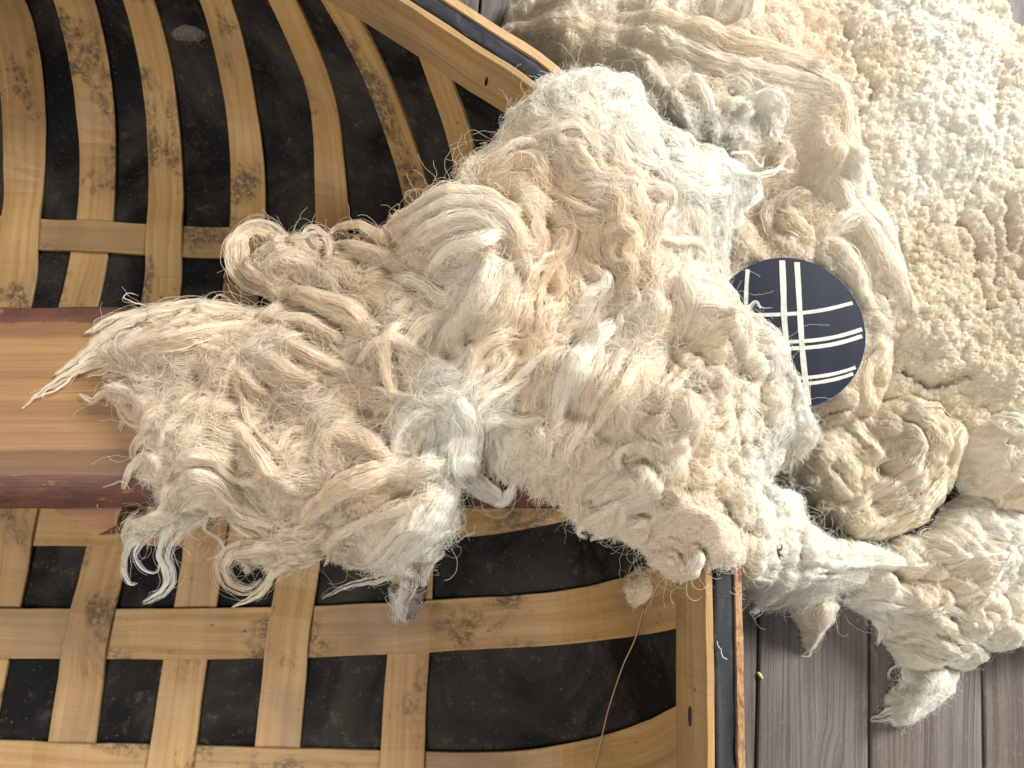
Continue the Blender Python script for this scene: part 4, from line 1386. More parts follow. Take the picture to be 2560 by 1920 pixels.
      ('K', 45, [(740, 360), (640, 440), (540, 475), (440, 460)], dict(tint=CREAM)),
      ('K', 40, [(400, 300), (480, 250), (560, 280), (560, 340), (480, 360)], dict(tint=CREAM)),
      ('K', 40, [(600, 240), (680, 300), (660, 380), (560, 400), (460, 400)], dict(tint=CREAM)),
      ('K', 50, [(0, 60), (60, 140), (40, 220), (0, 290)], dict(tint=CREAM)),
      ('C4', 60, [(560, 420), (480, 460), (420, 500), (400, 540), (440, 560)], dict(taper=.3)),
      ('C4', 50, [(700, 480), (620, 500), (570, 520), (560, 550)], dict(tint=CREAM, taper=.5)),
      ('C4', 70, [(860, 600), (840, 670), (820, 740)], dict(tint=WHITE, taper=.2)),
      ('C4', 60, [(760, 620), (790, 690), (810, 740)], dict(taper=.3)),
      ('B', 26, [(1480, 360), (1530, 320), (1560, 350), (1620, 350)], dict(L0=1, n=.35, tint=WHITE)),
      ('A', 14, [(700, 470), (650, 440), (600, 470), (560, 440)], dict(L0=1, n=.5)),
      ('J', 12, [(820, 1290), (760, 1180), (620, 1220)], dict(L0=.6, n=.6)), ('J', 10, [(830, 1300), (700, 1240), (610, 1300), (630, 1400)], dict(L0=.6, n=.6)),
      ('J', 12, [(860, 1330), (760, 1420), (690, 1440), (590, 1400)], dict(L0=.6, n=.6)), ('J', 12, [(900, 110), (820, 90), (760, 60), (790, 30), (850, 50)], dict(L0=.6, n=.5))]
A_.batches_cur = []
for sp_n, w, pts, kw in LK:
    A_.add_lock(sp_n, w, pts, **kw)
A_.build_flow(0.03, extra=[(1250, 250, 200), (1350, 350, -60), (1450, 420, -20), (1560, 420, -10), (1650, 800, -70), (1700, 900, -60), (1600, 1100, -80), (1700, 1220, -10), (1150, 250, 220)])
A_.fill_locks(430, 0.009, 0.020, 0.055, 0.120, wav=0.42, region=('O', [(150, 620), (500, 480), (820, 480), (1000, 330), (1250, 330), (1500, 560), (1500, 900), (1300, 1080), (1000, 1300), (250, 1250), (240, 860)]), light=.05, K=20, base_light=.93)
A_.fill_locks(90, 0.012, 0.030, 0.035, 0.070, wav=0.4, region=('O', [(1000, 330), (1180, 130), (1400, 130), (1660, 350), (1590, 560), (1790, 900), (1700, 1050), (1500, 900), (1500, 560), (1250, 330)]), light=.05)
A_.ridge(0.5)
COT = ('O', [(1380, 880), (1640, 640), (1790, 900), (1700, 1020), (1790, 1130), (2050, 1200), (1800, 1340), (1590, 1330), (1400, 1280), (1220, 1130), (1300, 1050)])
A_.puffs(85, 0.011, 0.024, 1.15, region=COT, rnd=.6)
A_.puffs(220, 0.005, 0.010, 0.9, region=COT)
A_.puffs(700, 0.003, 0.008, 0.7, region=COT)
A_.puffs(90, 0.012, 0.035, 0.35, region=('O', [(1000, 330), (1180, 130), (1400, 130), (1660, 350), (1590, 560), (1500, 560), (1250, 330)]))
cotP = at(*conv(*COT).T, 0.3)
nocot = (seg_dist(A_.X, A_.Y, cotP) < 0).astype(float)
A_.mesh()
A_.finish_locks(10000, 0.000175, 0.09)
A_.fluff(10000, K=18, step=0.0034, curl=0.09, lift=0.003, rad=0.00018, flowamt=0.96, lv=.12, fsp=.15, dens=nocot)
A_.fluff(42000, K=8, step=0.0015, curl=1.0, lift=0.003, rad=0.00019, flowamt=0.2, region=COT, lv=.12)
A_.fluff(16000, K=12, step=0.0026, curl=0.3, lift=0.005, rad=0.0002, lv=.12, flowamt=0.5, region=('O', [(1000, 330), (1180, 130), (1400, 130), (1660, 350), (1590, 560), (1790, 900), (1500, 900), (1500, 560), (1250, 330)]))
A_.fluff(6500, K=16, step=0.0033, curl=0.36, lift=0.014, rad=0.00013, flowamt=0.6, light=1.10)
A_.halo(1500, 0.008, 0.055, curl=0.42, rad=0.0001)
A_.flush('tangled_fibres', 'stuff')

# ================= matted fleece on the floor behind the rim
B_ = Wool('fleece', 'matted cream fleece on the floor between the coracle rim and the white curly fleece', 'fleece',
          [(1080, 75, .05), (1100, 20, .05), (1130, -60, .06), (1400, -140, .08), (1700, -140, .08), (1830, -60, .08), (1845, 40, .09), (1820, 110, .10), (1860, 190, .11), (1870, 280, .11), (1880, 340, .12), (1920, 440, .12),
           (1950, 540, .12), (1975, 620, .12), (2020, 700, .11), (2000, 745, .11), (1950, 760, .11), (1930, 820, .11), (1900, 890, .10), (1850, 900, .09), (1750, 900, .09), (1560, 800, .09), (1400, 500, .09), (1230, 300, .08), (1160, 190, .06), (1110, 140, .05)],
          ctrl=[(1250, 60, .10), (1450, 80, .13), (1600, 40, .14), (1500, 200, .14), (1700, 180, .16), (1800, 250, .17), (1830, 350, .17), (1650, 300, .145), (1720, 430, .135), (1800, 500, .15), (1700, 500, .14), (1850, 560, .15), (1900, 650, .14), (1700, 700, .14), (1800, 750, .14), (1740, 710, .142), (1700, 640, .14), (1690, 790, .138), (1800, 650, .142)],
          res=0.002, drop=0.03, R=0.03, thick=0.05, lump=0.013, lsc=0.05, jitter=0.008, seed=12,
          bumps=[(1500, 160, 40, -.010, .13), (1720, 380, 40, -.008, .12), (1600, 260, 60, -.012, .12), (1290, 110, 40, .012, .09), (1560, 60, 40, -.012, .12), (1640, 520, 30, -.02, .1), (1610, 470, 40, -.03, .1)],
          tints=[(1120, 90, YELL), (1200, 100, YELL), (1300, 60, BEIGE), (1420, 100, BEIGE), (1550, 120, BEIGE), (1500, 30, CREAM), (1650, 200, CREAM), (1620, 60, BEIGE), (1700, 130, BEIGE), (1750, 60, YELL), (1820, 230, CREAM), (1850, 330, WHITE), (1780, 330, BEIGE), (1700, 400, BEIGE), (1520, 220, BEIGE), (1500, 270, WHITE), (1600, 270, WHITE), (1820, 420, WHITE),
                 (1720, 500, BEIGE), (1800, 560, CREAM), (1850, 600, CREAM), (1900, 700, CREAM), (1660, 540, BEIGE), (1860, 820, BEIGE), (1350, 180, CREAM), (1450, 200, CREAM), (1560, 0, WHITE), (1300, 0, CREAM), (1780, 130, TAN)])
BL = [('C2', 90, [(620, 110), (800, 150), (950, 200), (1100, 260), (1300, 300), (1450, 340), (1550, 430), (1585, 560), (1570, 680)], dict(L0=.3, n=.7)),
      ('C2', 80, [(700, 80), (900, 110), (1080, 170), (1250, 200), (1400, 240), (1520, 320)], {}),
      ('C2', 80, [(1300, 230), (1420, 290), (1500, 380), (1530, 480), (1560, 590)], {}),
      ('C2', 60, [(980, 230), (1120, 300), (1260, 350), (1380, 380)], {}),
      ('C2', 46, [(840, 300), (760, 230), (680, 205), (600, 190)], {}),
      ('C2', 56, [(860, 370), (800, 300), (760, 260), (690, 230)], {}),
      ('C2', 66, [(800, 130), (860, 190), (930, 200), (990, 230)], dict(tint=WHITE)),
      ('C2', 66, [(880, 340), (940, 320), (990, 370), (1020, 440), (1010, 500)], dict(tint=WHITE)),
      ('C2', 60, [(880, 360), (900, 440), (940, 500), (980, 540)], dict(tint=WHITE)),
      ('C2', 70, [(1050, 330), (1120, 330), (1160, 390), (1170, 450)], dict(tint=WHITE)),
      ('C2', 90, [(1250, 540), (1250, 460), (1200, 420), (1140, 460), (1100, 520)], dict(tint=WHITE, n=1.2)),
      ('C2', 50, [(1200, 430), (1140, 400), (1090, 430), (1060, 490)], dict(tint=CREAM)),
      ('C2', 30, [(1440, 720), (1440, 640), (1450, 560), (1415, 530), (1395, 570), (1400, 620)], dict(L0=1, tint=CREAM)),
      ('C2', 70, [(1500, 560), (1480, 640), (1440, 710)], {}),
      ('C2', 80, [(1590, 700), (1560, 620), (1540, 560)], dict(tint=WHITE)),
      ('C2', 95, [(1480, 700), (1560, 820), (1620, 900), (1680, 1000), (1740, 1100), (1790, 1200), (1860, 1260), (1890, 1300)], dict(n=1.2, taper=.2)),
      ('C2', 90, [(1540, 720), (1640, 840), (1700, 940), (1750, 1040), (1770, 1130)], {}),
      ('C2', 80, [(1440, 880), (1510, 960), (1570, 1060), (1610, 1150), (1640, 1230)], {}),
      ('C2', 80, [(1600, 820), (1530, 850), (1460, 900), (1430, 980)], dict(tint=CREAM)),
      ('C2', 70, [(1250, 800), (1320, 850), (1380, 900), (1400, 980)], {}),
      ('C2', 60, [(1300, 760), (1230, 800), (1220, 860), (1280, 920), (1350, 960)], {}),
      ('C2', 70, [(1400, 740), (1330, 760), (1300, 800), (1380, 830)], {}),
      ('C2', 30, [(1720, 1180), (1800, 1280), (1850, 1330), (1875, 1345)], dict(L0=.8)),
      ('C2', 26, [(1690, 1180), (1660, 1270), (1690, 1340)], dict(L0=.8)),
      ('C2', 26, [(1780, 1190), (1840, 1260), (1885, 1310), (1870, 1350)], dict(L0=.8)),
      ('C2', 90, [(1180, -60), (1170, 20), (1150, 90), (1110, 150)], dict(tint=WHITE)),
      ('C2', 60, [(1120, -40), (1110, 20), (1090, 90)], dict(tint=WHITE)),
      ('C2', 60, [(1060, -40), (1040, 20), (1030, 80)], dict(tint=WHITE)),
      ('C2', 80, [(850, -40), (820, 20), (790, 80), (800, 130)], dict(tint=WHITE)),
      ('C2', 60, [(930, -30), (900, 30), (880, 90)], dict(tint=WHITE)),
      ('C2', 90, [(620, -30), (500, 10), (400, 30), (320, 10)], dict(tint=CREAM)),
      ('C2', 60, [(760, 30), (700, 20), (640, 30)], {}),
      ('C2', 70, [(490, 130), (480, 200), (450, 260)], {}),
      ('C2', 90, [(560, 110), (440, 110), (330, 130), (240, 130)], dict(tint=YELL)),
      ('D', 30, [(1100, 1220), (1160, 1060), (1200, 920), (1220, 820), (1330, 790), (1340, 700), (1260, 700)], dict(L0=.8, n=.8)),
      ('D', 22, [(1090, 1000), (1120, 900), (1200, 860), (1280, 820)], dict(L0=.8)),
      ('D', 60, [(1000, 700), (1090, 720), (1160, 700), (1180, 800)], dict(n=.5)),
      ('G', 70, [(640, 200), (700, 260), (760, 300), (740, 340)], {}),
      ('G', 80, [(780, 380), (700, 440), (620, 540), (640, 640), (740, 660)], {}),
      ('G', 90, [(940, 420), (900, 520), (860, 620), (780, 660)], {}),
      ('G', 80, [(620, 620), (640, 740), (680, 840), (720, 860)], {}),
      ('G', 60, [(840, 240), (900, 320), (1000, 380), (1050, 430)], {})]
B_.batches_cur = []
for sp_n, w, pts, kw in BL:
    B_.add_lock(sp_n, w, pts, **kw)
B_.build_flow(0.03)
B_.fill_locks(300, 0.008, 0.020, 0.025, 0.055, light=.06, wav=.6)
B_.ridge(0.20)
B_.puffs(150, 0.007, 0.018, 0.8)
B_.puffs(400, 0.003, 0.008, 0.7)
B_.mesh()
B_.finish_locks(3600, 0.00025, 0.12)
B_.fluff(60000, K=10, step=0.0024, curl=0.55, lift=0.008, rad=0.0002, flowamt=0.7, lv=.12)
B_.halo(500, 0.004, 0.016)
B_.flush('tangled_fibres', 'stuff')

# ================= tight curly fleece at the far right
C_ = Wool('fleece', 'white and straw-yellow fleece of tight curls along the right side of the floor', 'fleece',
          [(1560, -150, .06), (1850, -190, .07), (2100, -120, .07), (2165, -22, .07), (2212, 35, .07), (2270, 110, .07), (2420, 200, .07), (2480, 600, .07), (2480, 1060, .06), (2330, 1090, .06), (2215, 1080, .07), (2150, 1040, .06), (2090, 980, .06), (2020, 900, .07), (1900, 880, .06),
           (1700, 860, .05), (1640, 600, .05), (1640, 200, .05)],
          ctrl=[(2000, 200, .135), (2100, 300, .13), (1950, 330, .13), (2080, 120, .13), (2180, 200, .12), (2170, 400, .11), (2050, 450, .10), (1950, 500, .10), (2100, 600, .11), (2000, 680, .12), (2100, 780, .10), (2200, 700, .11), (2200, 500, .10), (1750, 60, .10), (1900, 50, .12), (2350, 500, .10)],
          res=0.0015, drop=0.04, R=0.035, thick=0.06, lump=0.008, lsc=0.07, jitter=0.008, seed=21,
          bumps=[(px_c, py_c, 9 + 3 * math.sin(k_ * 2.1), -.016 - .006 * math.sin(k_ * 1.3), .12) for line in ([(2165, 120), (2152, 200), (2138, 290), (2122, 380), (2085, 470)], [(2100, 460), (2128, 520), (2118, 590), (2140, 660)],
                                                                 [(2150, 440), (2175, 540), (2165, 640)], [(1835, 60), (1855, 130), (1885, 200), (1850, 250)], [(1920, 480), (1950, 540), (1935, 600)], [(1990, 790), (2060, 820), (2120, 800)], [(2190, 420), (2210, 520)])
                  for k_, (px_c, py_c) in enumerate(catmull(np.array(line, float), 16).tolist())] +
                 [(2040, 640, 60, .010, .1), (2050, 760, 50, .010, .1), (2000, 250, 100, .012, .13), (1980, 0, 60, .012, .1), (2170, 820, 40, .010, .09), (2160, 600, 50, -.010, .1)],
          tints=[(1900, 40, WHITE), (1760, 70, YELL), (1700, 60, YELL), (1980, 130, WHITE), (2050, 200, WHITE), (1950, 280, WHITE), (2100, 320, WHITE), (1950, 420, WHITE), (2050, 400, WHITE), (2160, 250, CREAM), (2170, 120, CREAM), (2180, 350, CREAM), (1900, 130, SAND), (1870, 180, SAND), (1930, 200, CREAM),
                 (1960, 480, SAND), (2050, 500, SAND), (2120, 560, DIRT), (2150, 640, DIRT), (2060, 580, DIRT), (2180, 520, DIRT), (1960, 600, SAND), (2000, 680, SAND), (2060, 720, SAND), (2100, 800, SAND), (2180, 760, SAND), (2030, 800, SAND), (2150, 880, SAND), (2000, 850, SAND), (1950, 850, SAND), (2000, 560, DIRT), (2110, 450, CREAM), (1880, 330, CREAM)])
C_.batches_cur = []
C_.build_flow(0.03)
# tufts: rows of small round-topped locks
x, y = C_.scatter(330, 0.004)
C_.H += C_.splat(x, y, C_.rng.uniform(0.012, 0.028, len(x)), C_.rng.uniform(0.003, 0.009, len(x)))
x, y = C_.scatter(6500, 0.001)
rr_ = C_.rng.uniform(0.0030, 0.0072, len(x))
C_.H += C_.splat(x, y, rr_, rr_ * C_.rng.uniform(0.5, 1.3, len(x)))
x, y = C_.scatter(9000, 0.001)
rr_ = C_.rng.uniform(0.0018, 0.0032, len(x))
C_.H += C_.splat(x, y, rr_, rr_ * C_.rng.uniform(0.3, 0.8, len(x)))
C_.mesh()
C_.coils(20000, 0.0011, 0.0027, per=5, K=10, rad=0.00022, h=0.0030)
C_.fluff(60000, K=7, step=0.0014, curl=1.1, lift=0.003, rad=0.0002, flowamt=0.0, lv=.12)
C_.fluff(1500, K=14, step=0.003, curl=0.4, lift=0.006, rad=0.00010, flowamt=0.0)
C_.halo(900, 0.004, 0.012, curl=0.7)
C_.flush('curled_fibres', 'stuff')


# ================= loose wool in front of it
def clump(label, outline, ctrl, tints, base, seed, locks=(), puff=(), fill=0, bumps=(), fl=30000, flow_extra=(), lump=0.010, lsc=0.03, res=0.002, halo=500, name='wool_clump', cat='wool', drop=0.03, R=0.028, sp='O', fw=(0.010, 0.028), fdens=5000, jitter=0.006, fstep=0.0022, fcurl=0.6, thick=0.05, floor_z=0.0, lift=0.005):
    W = Wool(name, label, cat, outline, ctrl, res=res, drop=drop, R=R, thick=thick, lump=lump, lsc=lsc, jitter=jitter, jsc=0.02, seed=seed, bumps=bumps, tints=tints, base=base, sp=sp, floor_z=floor_z)
    W.batches_cur = []
    for sp_n, w, pts, kw in locks:
        W.add_lock(sp_n, w, pts, **kw)
    W.build_flow(0.025, extra=flow_extra)
    if fill: W.fill_locks(fill, fw[0], fw[1], 0.02, 0.05, light=.06)
    W.ridge(0.42)
    for (n_, r0, r1, k_) in puff:
        W.puffs(n_, r0, r1, k_, dmin=0.001)
    W.mesh()
    W.finish_locks(fdens * .8, 0.00025, 0.09)
    W.fluff(int(fl * .7), K=9, step=fstep, curl=fcurl, lift=lift, rad=0.0002, flowamt=0.6, lv=.12)
    W.halo(int(halo * .6), 0.004, 0.018)
    W.flush('tangled_fibres', 'stuff')
    return W


clump('beige rolled hank of felted wool on the floor in front of the dark blue disc',
      [(1640, 960, .06), (1720, 930, .07), (1760, 860, .07), (1830, 830, .08), (1880, 880, .08), (1960, 845, .08), (2030, 870, .08), (2085, 910, .08), (2075, 990, .07), (2055, 1080, .06), (2010, 1130, .05), (1940, 1160, .05), (1850, 1180, .05), (1760, 1150, .05), (1690, 1100, .05), (1640, 1040, .05)],
      [(1980, 950, .105), (2030, 980, .10), (1960, 1060, .095), (1860, 1130, .09), (1800, 980, .09), (1850, 1010, .085), (1900, 940, .08), (1740, 1050, .075)],
      [(1970, 880, SAND), (2040, 930, SAND), (2030, 1030, SAND), (1930, 1100, SAND), (1880, 1000, SAND), (1800, 950, SAND), (1760, 920, SAND), (1830, 1060, SAND), (1850, 1150, SAND), (1720, 1030, SAND), (1900, 930, DIRT), (1770, 1120, SAND)], SAND, 31, halo=1200,
      locks=[('G', 120, [(820, 760), (920, 700), (1040, 720), (1130, 800), (1180, 880), (1130, 990), (1120, 1100), (1060, 1230), (980, 1320)], dict(n=1.3, taper=.6)),
             ('G', 120, [(900, 820), (1000, 880), (1020, 1000), (960, 1120), (860, 1200), (760, 1260)], dict(n=1.3, taper=.6)),
             ('G', 110, [(860, 880), (900, 980), (860, 1080), (740, 1160), (680, 1240), (560, 1330), (430, 1380)], dict(n=1.2, taper=.5)),
             ('G', 110, [(1080, 1130), (980, 1280), (840, 1380), (700, 1440), (560, 1460), (440, 1440)], dict(n=1.2, taper=.5, tint=SAND)),
             ('G', 90, [(500, 800), (560, 900), (640, 980), (690, 1060), (640, 1150)], {}),
             ('G', 80, [(390, 820), (440, 820), (510, 800), (560, 880)], {}),
             ('G', 80, [(400, 1000), (500, 1100), (540, 1200), (620, 1260)], dict(tint=SAND)),
             ('G', 70, [(380, 1120), (440, 1220), (520, 1280), (600, 1260)], {}),
             ('G', 18, [(220, 1040), (230, 1130), (290, 1190), (330, 1140)], dict(L0=1.2)),
             ('G', 12, [(330, 1370), (400, 1360), (435, 1440), (400, 1490), (340, 1480)], dict(L0=1.5))],
      fill=60, bumps=[(1905, 1015, 18, -.03, .08), (1885, 1075, 16, -.012, .08), (1790, 1160, 20, -.02, .05), (1760, 1130, 16, -.02, .05), (1700, 1080, 26, -.02, .05), (1870, 930, 30, -.02, .08)], fl=42000, puff=[(30, .008, .016, .8), (160, .004, .009, .7)], lift=.004, fcurl=.7)

clump('cream wool puff at the right edge of the photo beside the rolled hank',
      [(2075, 960, .06), (2100, 900, .07), (2150, 860, .07), (2250, 830, .07), (2380, 840, .06), (2400, 1100, .05), (2230, 1150, .05), (2150, 1120, .05), (2100, 1070, .05), (2080, 1010, .05)],
      [(2150, 960, .11), (2200, 1020, .105), (2200, 920, .11), (2300, 960, .10)],
      [(2120, 940, CREAM), (2180, 900, WHITE), (2150, 1020, CREAM), (2200, 1060, BEIGE), (2300, 950, CREAM)], CREAM, 37,
      locks=[('G', 70, [(1220, 900), (1300, 860), (1400, 880), (1480, 940)], {}), ('G', 60, [(1200, 1000), (1230, 1120), (1320, 1220), (1420, 1280)], {}), ('G', 90, [(1560, 1000), (1500, 1120), (1460, 1250)], dict(tint=CREAM))],
      fill=30, puff=[(45, .009, .020, 1.0), (200, .004, .009, .9)], fstep=.0015, fcurl=.9, lift=.003, fl=34000, lump=.012)

clump('bright white cottony wool heap on the floorboards in the lower right',
      [(1885, 1215, .05), (1950, 1170, .05), (2030, 1150, .06), (2065, 1100, .06), (2120, 1065, .06), (2190, 1080, .06), (2380, 1110, .06), (2400, 1400, .04), (2212, 1400, .04), (2150, 1420, .04), (2110, 1460, .03), (2050, 1450, .03), (2020, 1475, .03),
       (1960, 1450, .03), (1935, 1400, .03), (1915, 1350, .03), (1880, 1330, .03), (1830, 1300, .03), (1840, 1265, .03)],
      [(2100, 1180, .10), (2050, 1250, .09), (2150, 1280, .09), (2200, 1200, .10), (2000, 1300, .07), (2080, 1380, .065), (2200, 1350, .07), (1930, 1260, .07)],
      [(2120, 1120, WHITE), (2050, 1200, CREAM), (2150, 1230, WHITE), (2190, 1150, WHITE), (2100, 1300, CREAM), (2160, 1330, CREAM), (2030, 1350, CREAM), (1950, 1380, CREAM), (2080, 1400, WHITE), (1920, 1300, WHITE), (1990, 1210, CREAM), (2000, 1270, BEIGE), (2190, 1390, WHITE)], WHITE, 41, halo=1800,
      locks=[('K', 70, [(2040, 90), (1800, 110), (1600, 150), (1400, 165), (1200, 165)], dict(tint=WHITE, L0=.5, n=.8)),
             ('K', 60, [(2000, 180), (1850, 300), (1760, 380), (1700, 400)], dict(tint=WHITE)),
             ('K', 90, [(1180, 400), (1240, 480), (1280, 580), (1265, 680)], dict(tint=WHITE, taper=.2, n=1.6, L0=.7)),
             ('K', 60, [(1440, 450), (1300, 420), (1180, 400), (1060, 450)], dict(tint=WHITE)),
             ('K', 22, [(1220, 240), (1340, 230), (1430, 290), (1460, 360), (1420, 410), (1320, 400), (1280, 340)], dict(L0=1.2, tint=YELL)),
             ('K', 18, [(1260, 260), (1360, 280), (1420, 340), (1380, 400), (1300, 410)], dict(L0=1.2, tint=YELL)),
             ('K', 18, [(1560, 200), (1610, 250), (1580, 310), (1480, 350), (1380, 370)], dict(L0=1.2, tint=YELL)),
             ('K', 90, [(1560, 480), (1700, 560), (1800, 640), (1880, 700)], {}),
             ('K', 80, [(1480, 560), (1600, 650), (1740, 720), (1860, 760)], {}),
             ('K', 70, [(1400, 640), (1500, 640), (1560, 700), (1640, 740)], {}),
             ('K', 90, [(1980, 330), (1860, 420), (1880, 520), (1960, 600)], dict(tint=CREAM)),
             ('K', 90, [(1640, 420), (1740, 480), (1820, 540), (1880, 600)], dict(tint=WHITE)),
             ('K', 80, [(1420, 680), (1480, 740), (1600, 780), (1700, 800)], {}),
             ('K', 26, [(1520, 750), (1420, 790), (1350, 830), (1340, 880), (1400, 910)], dict(L0=1.0)),
             ('K', 70, [(1700, 330), (1620, 420), (1500, 440), (1440, 420)], {})],
      fill=22, puff=[(62, .011, .023, 1.1), (190, .005, .010, .9), (400, .002, .005, .8)], fl=55000, lump=.010, fstep=.0014, fcurl=1.0, lift=.0028,
      bumps=[(1960, 1250, 24, -.02, .06), (1940, 1240, 20, -.02, .06), (1940, 1340, 24, -.015, .04), (2040, 1240, 30, -.012, .08)])

clump('two white finger-like rolls of wool sticking out over the bare floorboard',
      [(2030, 1440, .03), (2080, 1455, .03), (2065, 1500, .025), (2020, 1545, .02), (1985, 1560, .02), (1945, 1572, .02), (1930, 1545, .02), (1945, 1500, .025), (1975, 1460, .03)],
      [(2030, 1480, .05), (1980, 1520, .042)], [(2000, 1500, WHITE)], WHITE, 47,
      locks=[('K', 110, [(1540, 740), (1480, 840), (1450, 950), (1400, 1090)], dict(tint=WHITE, n=1.4, taper=.7)), ('K', 100, [(1640, 790), (1600, 900), (1540, 1020)], dict(tint=WHITE, n=1.4, taper=.6)),
             ('K', 100, [(1430, 1000), (1380, 1090), (1300, 1140), (1220, 1160)], dict(tint=WHITE, n=.5, taper=.3))],
      fl=10000, halo=1100, lump=.003, drop=.02, R=.018, thick=.03)

clump('thin wispy tail of wool hanging onto the floorboard right of the coracle rim',
      [(1735, 1290, .05), (1800, 1290, .05), (1825, 1310, .04), (1805, 1345, .03), (1775, 1370, .02), (1755, 1400, .015), (1745, 1360, .02), (1720, 1330, .03)],
      [(1770, 1320, .05)], [(1770, 1330, CREAM)], CREAM, 53,
      locks=[('K', 110, [(900, 300), (910, 420), (890, 540), (860, 640)], dict(taper=.3)), ('K', 40, [(930, 480), (920, 580), (880, 660), (850, 700), (780, 745)], dict(taper=.15)),
             ('K', 40, [(740, 400), (780, 500), (820, 570)], dict(taper=.15)), ('K', 26, [(870, 600), (840, 680), (830, 740), (770, 740)], dict(taper=.2))],
      fl=3500, halo=180, lump=.003, drop=.015, R=.015, thick=.02, name='wool_wisp')

# small scraps on the laths
def hz(ox, oy): return float(hull_hit(*[np.array([v_]) for v_ in conv('O', [(ox, oy)])[0]])[0][2])


def on_hull(pts, dz): return [(a_, b_, hz(a_, b_) + dz) for a_, b_, *_ in pts]


clump('small brown-grey wool puff caught on the cross lath left of the rim corner',
      on_hull([(1350, 1245), (1385, 1228), (1420, 1240), (1432, 1275), (1415, 1310), (1380, 1318), (1352, 1295)], .02), on_hull([(1390, 1275)], .042),
      [(1390, 1270, TAN)], srgb((196, 170, 140)), 59, fl=5000, halo=300, lump=.004, drop=.02, R=.02, thick=.02, fcurl=.9, fstep=.0018, name='wool_tuft', cat='wool tuft', floor_z=.03)
clump('thin grey wool tuft under the fleece edge on the middle cross lath',
      on_hull([(835, 1275), (880, 1262), (912, 1275), (900, 1310), (878, 1340), (850, 1330), (838, 1300)], .025), on_hull([(870, 1290)], .05),
      [(870, 1300, GREY)], srgb((190, 172, 148)), 61, fl=4500, halo=350, lump=.003, drop=.02, R=.02, thick=.02, fcurl=.6, fstep=.002, name='wool_tuft', cat='wool tuft', floor_z=.03)
clump('dusty grey wisp of lint on the black skin in the upper left',
      on_hull([(374, 72), (395, 45), (415, 42), (435, 62), (428, 82), (405, 80)], .008), on_hull([(405, 62)], .016),
      [(400, 60, srgb((148, 138, 124)))], srgb((145, 134, 120)), 67, fl=1800, halo=60, lump=.002, drop=.01, R=.01, thick=.008, name='lint_scrap', cat='lint', floor_z=.03, jitter=.002)
print('curve points', Wool.total)


# ------------------------------------------------------------------ straws, burrs and husks
def tube(name, P, r, mat, label=None, cat=None, K=7, parent=None):
    P = np.asarray(P, float)
    t = np.gradient(P, axis=0); t /= np.linalg.norm(t, axis=1)[:, None]
    up = np.array([0.13, 0.07, 1.0])
    a = np.cross(t, up); a /= np.linalg.norm(a, axis=1)[:, None]
    b = np.cross(t, a)
    r = np.broadcast_to(r, (len(P),))
    ang = np.arange(K) * 2 * math.pi / K
    S = P[:, None] + r[:, None, None] * (a[:, None] * np.cos(ang)[None, :, None] + b[:, None] * np.sin(ang)[None, :, None])
    vv, ff = sweep(S)
    o = link_mesh(name, vv, ff, mat, parent)
    if label: tag(o, label, cat)
    return o


pp = catmull(conv('O', [(1391, 1312), (1372, 1380), (1345, 1440), (1315, 1530), (1298, 1600), (1280, 1675)]), 30)
W3 = at(pp[:, 0], pp[:, 1], hull_hit(pp[:, 0], pp[:, 1])[:, 2].max() * np.linspace(1, .45, 30) + 0.016)
tube('straw', W3, 0.0007, M['straw'], 'long thin dry straw lying across the cross laths near the rim', 'straw')
pp = catmull(conv('E', [(240, 1200), (330, 1215), (400, 1250), (510, 1290)]), 14)
zz = A_.h(*at(pp[:, 0], pp[:, 1], 0.36)[:, :2].T) + 0.004
o = tube('twig', at(pp[:, 0], pp[:, 1], zz), 0.0012 * (1 + 0.5 * np.sin(np.arange(14) * 1.7)), M['straw'], 'short reddish brown bit of chaff in the cream fleece near the rim', 'twig')

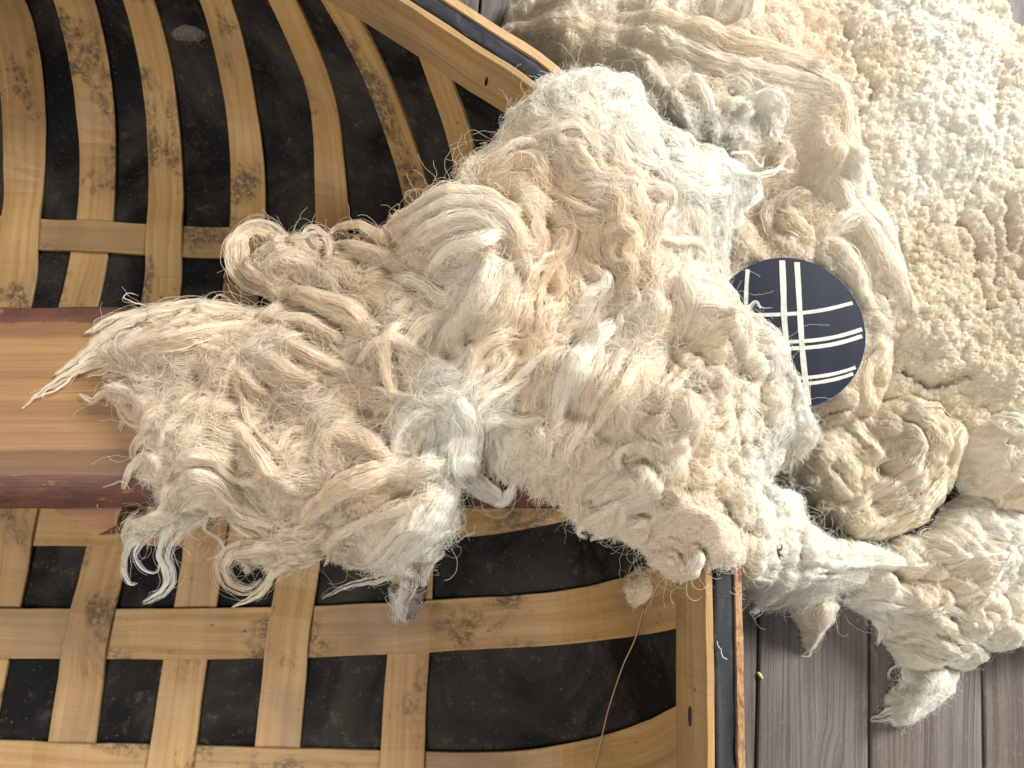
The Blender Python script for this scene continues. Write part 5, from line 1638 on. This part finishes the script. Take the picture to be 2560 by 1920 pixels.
def burr_at(sp, p, size, W, label, legs=7, seed=0):
    r = np.random.default_rng(seed)
    q = conv(sp, [p])[0]
    w = at(q[0], q[1], 0.3)
    for _ in range(3): w = at(q[0], q[1], float(W.h(w[:1], w[1:2])[0]) + 0.003)
    V = []; Fc = []
    for k in range(legs):
        a = r.random() * 6.28; L = size * r.uniform(.6, 1.2)
        P = np.array([w + (0, 0, .002), w + (math.cos(a) * L * .5, math.sin(a) * L * .5, .004), w + (math.cos(a + .4) * L, math.sin(a + .4) * L, .002)])
        P = catmull(P, 6)
        rr = np.linspace(size * .12, size * .04, 6)
        ang = np.arange(5) * 2 * math.pi / 5
        t = np.gradient(P, axis=0); t /= np.linalg.norm(t, axis=1)[:, None]
        a_ = np.cross(t, [.1, .2, 1]); a_ /= np.linalg.norm(a_, axis=1)[:, None]; b_ = np.cross(t, a_)
        S = P[:, None] + rr[:, None, None] * (a_[:, None] * np.cos(ang)[None, :, None] + b_[:, None] * np.sin(ang)[None, :, None])
        vv, ff = sweep(S)
        Fc += [tuple(i + len(V) for i in f_) for f_ in ff]
        V += vv.tolist()
    o = link_mesh('burr', np.array(V), Fc, M['burr'])
    tag(o, label, 'burr')


burr_at('K', (625, 68), .008, A_, 'spiky brown burr caught in the white wool above the rim corner', 9, 3)
burr_at('E', (1475, 872), .004, A_, 'tiny dark burr at the right edge of the white upper fold', 6, 5)
burr_at('D', (535, 985), .0035, B_, 'tiny black seed in the hollow of the matted floor fleece', 5, 7)
# pale husk on the floorboard
q = conv('K', [(516, 872)])[0]
w = at(q[0], q[1], 0.002)
V = []; a0 = math.radians(-55)
for k in range(12):
    a = 2 * math.pi * k / 12
    u_, v_ = 0.0052 * math.cos(a), 0.0022 * math.sin(a)
    V.append((w[0] + u_ * math.cos(a0) - v_ * math.sin(a0), w[1] + u_ * math.sin(a0) + v_ * math.cos(a0), w[2] + 0.0006 * abs(math.sin(a))))
Vb = [(x, y, z - 0.0006) for x, y, z in V]
S = np.stack([np.array(Vb), np.array(V)])
vv, ff = sweep(S)
o = link_mesh('husk', vv, ff, M['husk'])
tag(o, 'small pale yellow husk lying by the gap between two floorboards', 'husk')

# stray threads of wool lying about
for lab, P, zf in (('thin crinkled wool thread on the black rim fold', [(236, 650), (250, 690), (262, 700), (270, 740), (285, 760), (305, 765)], HG + .004),
                   ('short curled wool thread on the inwale beside the black fold', [(200, 628), (172, 632), (160, 660), (172, 690), (160, 720)], HG - .004),
                   ('curled wool thread on the bare floorboard near the wool heap', [(1060, 480), (1090, 530), (1140, 570), (1190, 592), (1235, 598)], .004)):
    pp = catmull(conv('K', P), 24)
    pp = pp + np.stack([np.sin(np.arange(24) * 1.3), np.cos(np.arange(24) * 1.1)], 1) * 0.8
    tube('wool_thread', at(pp[:, 0], pp[:, 1], zf), 0.00035, M['cream'], lab, 'wool thread', K=5)
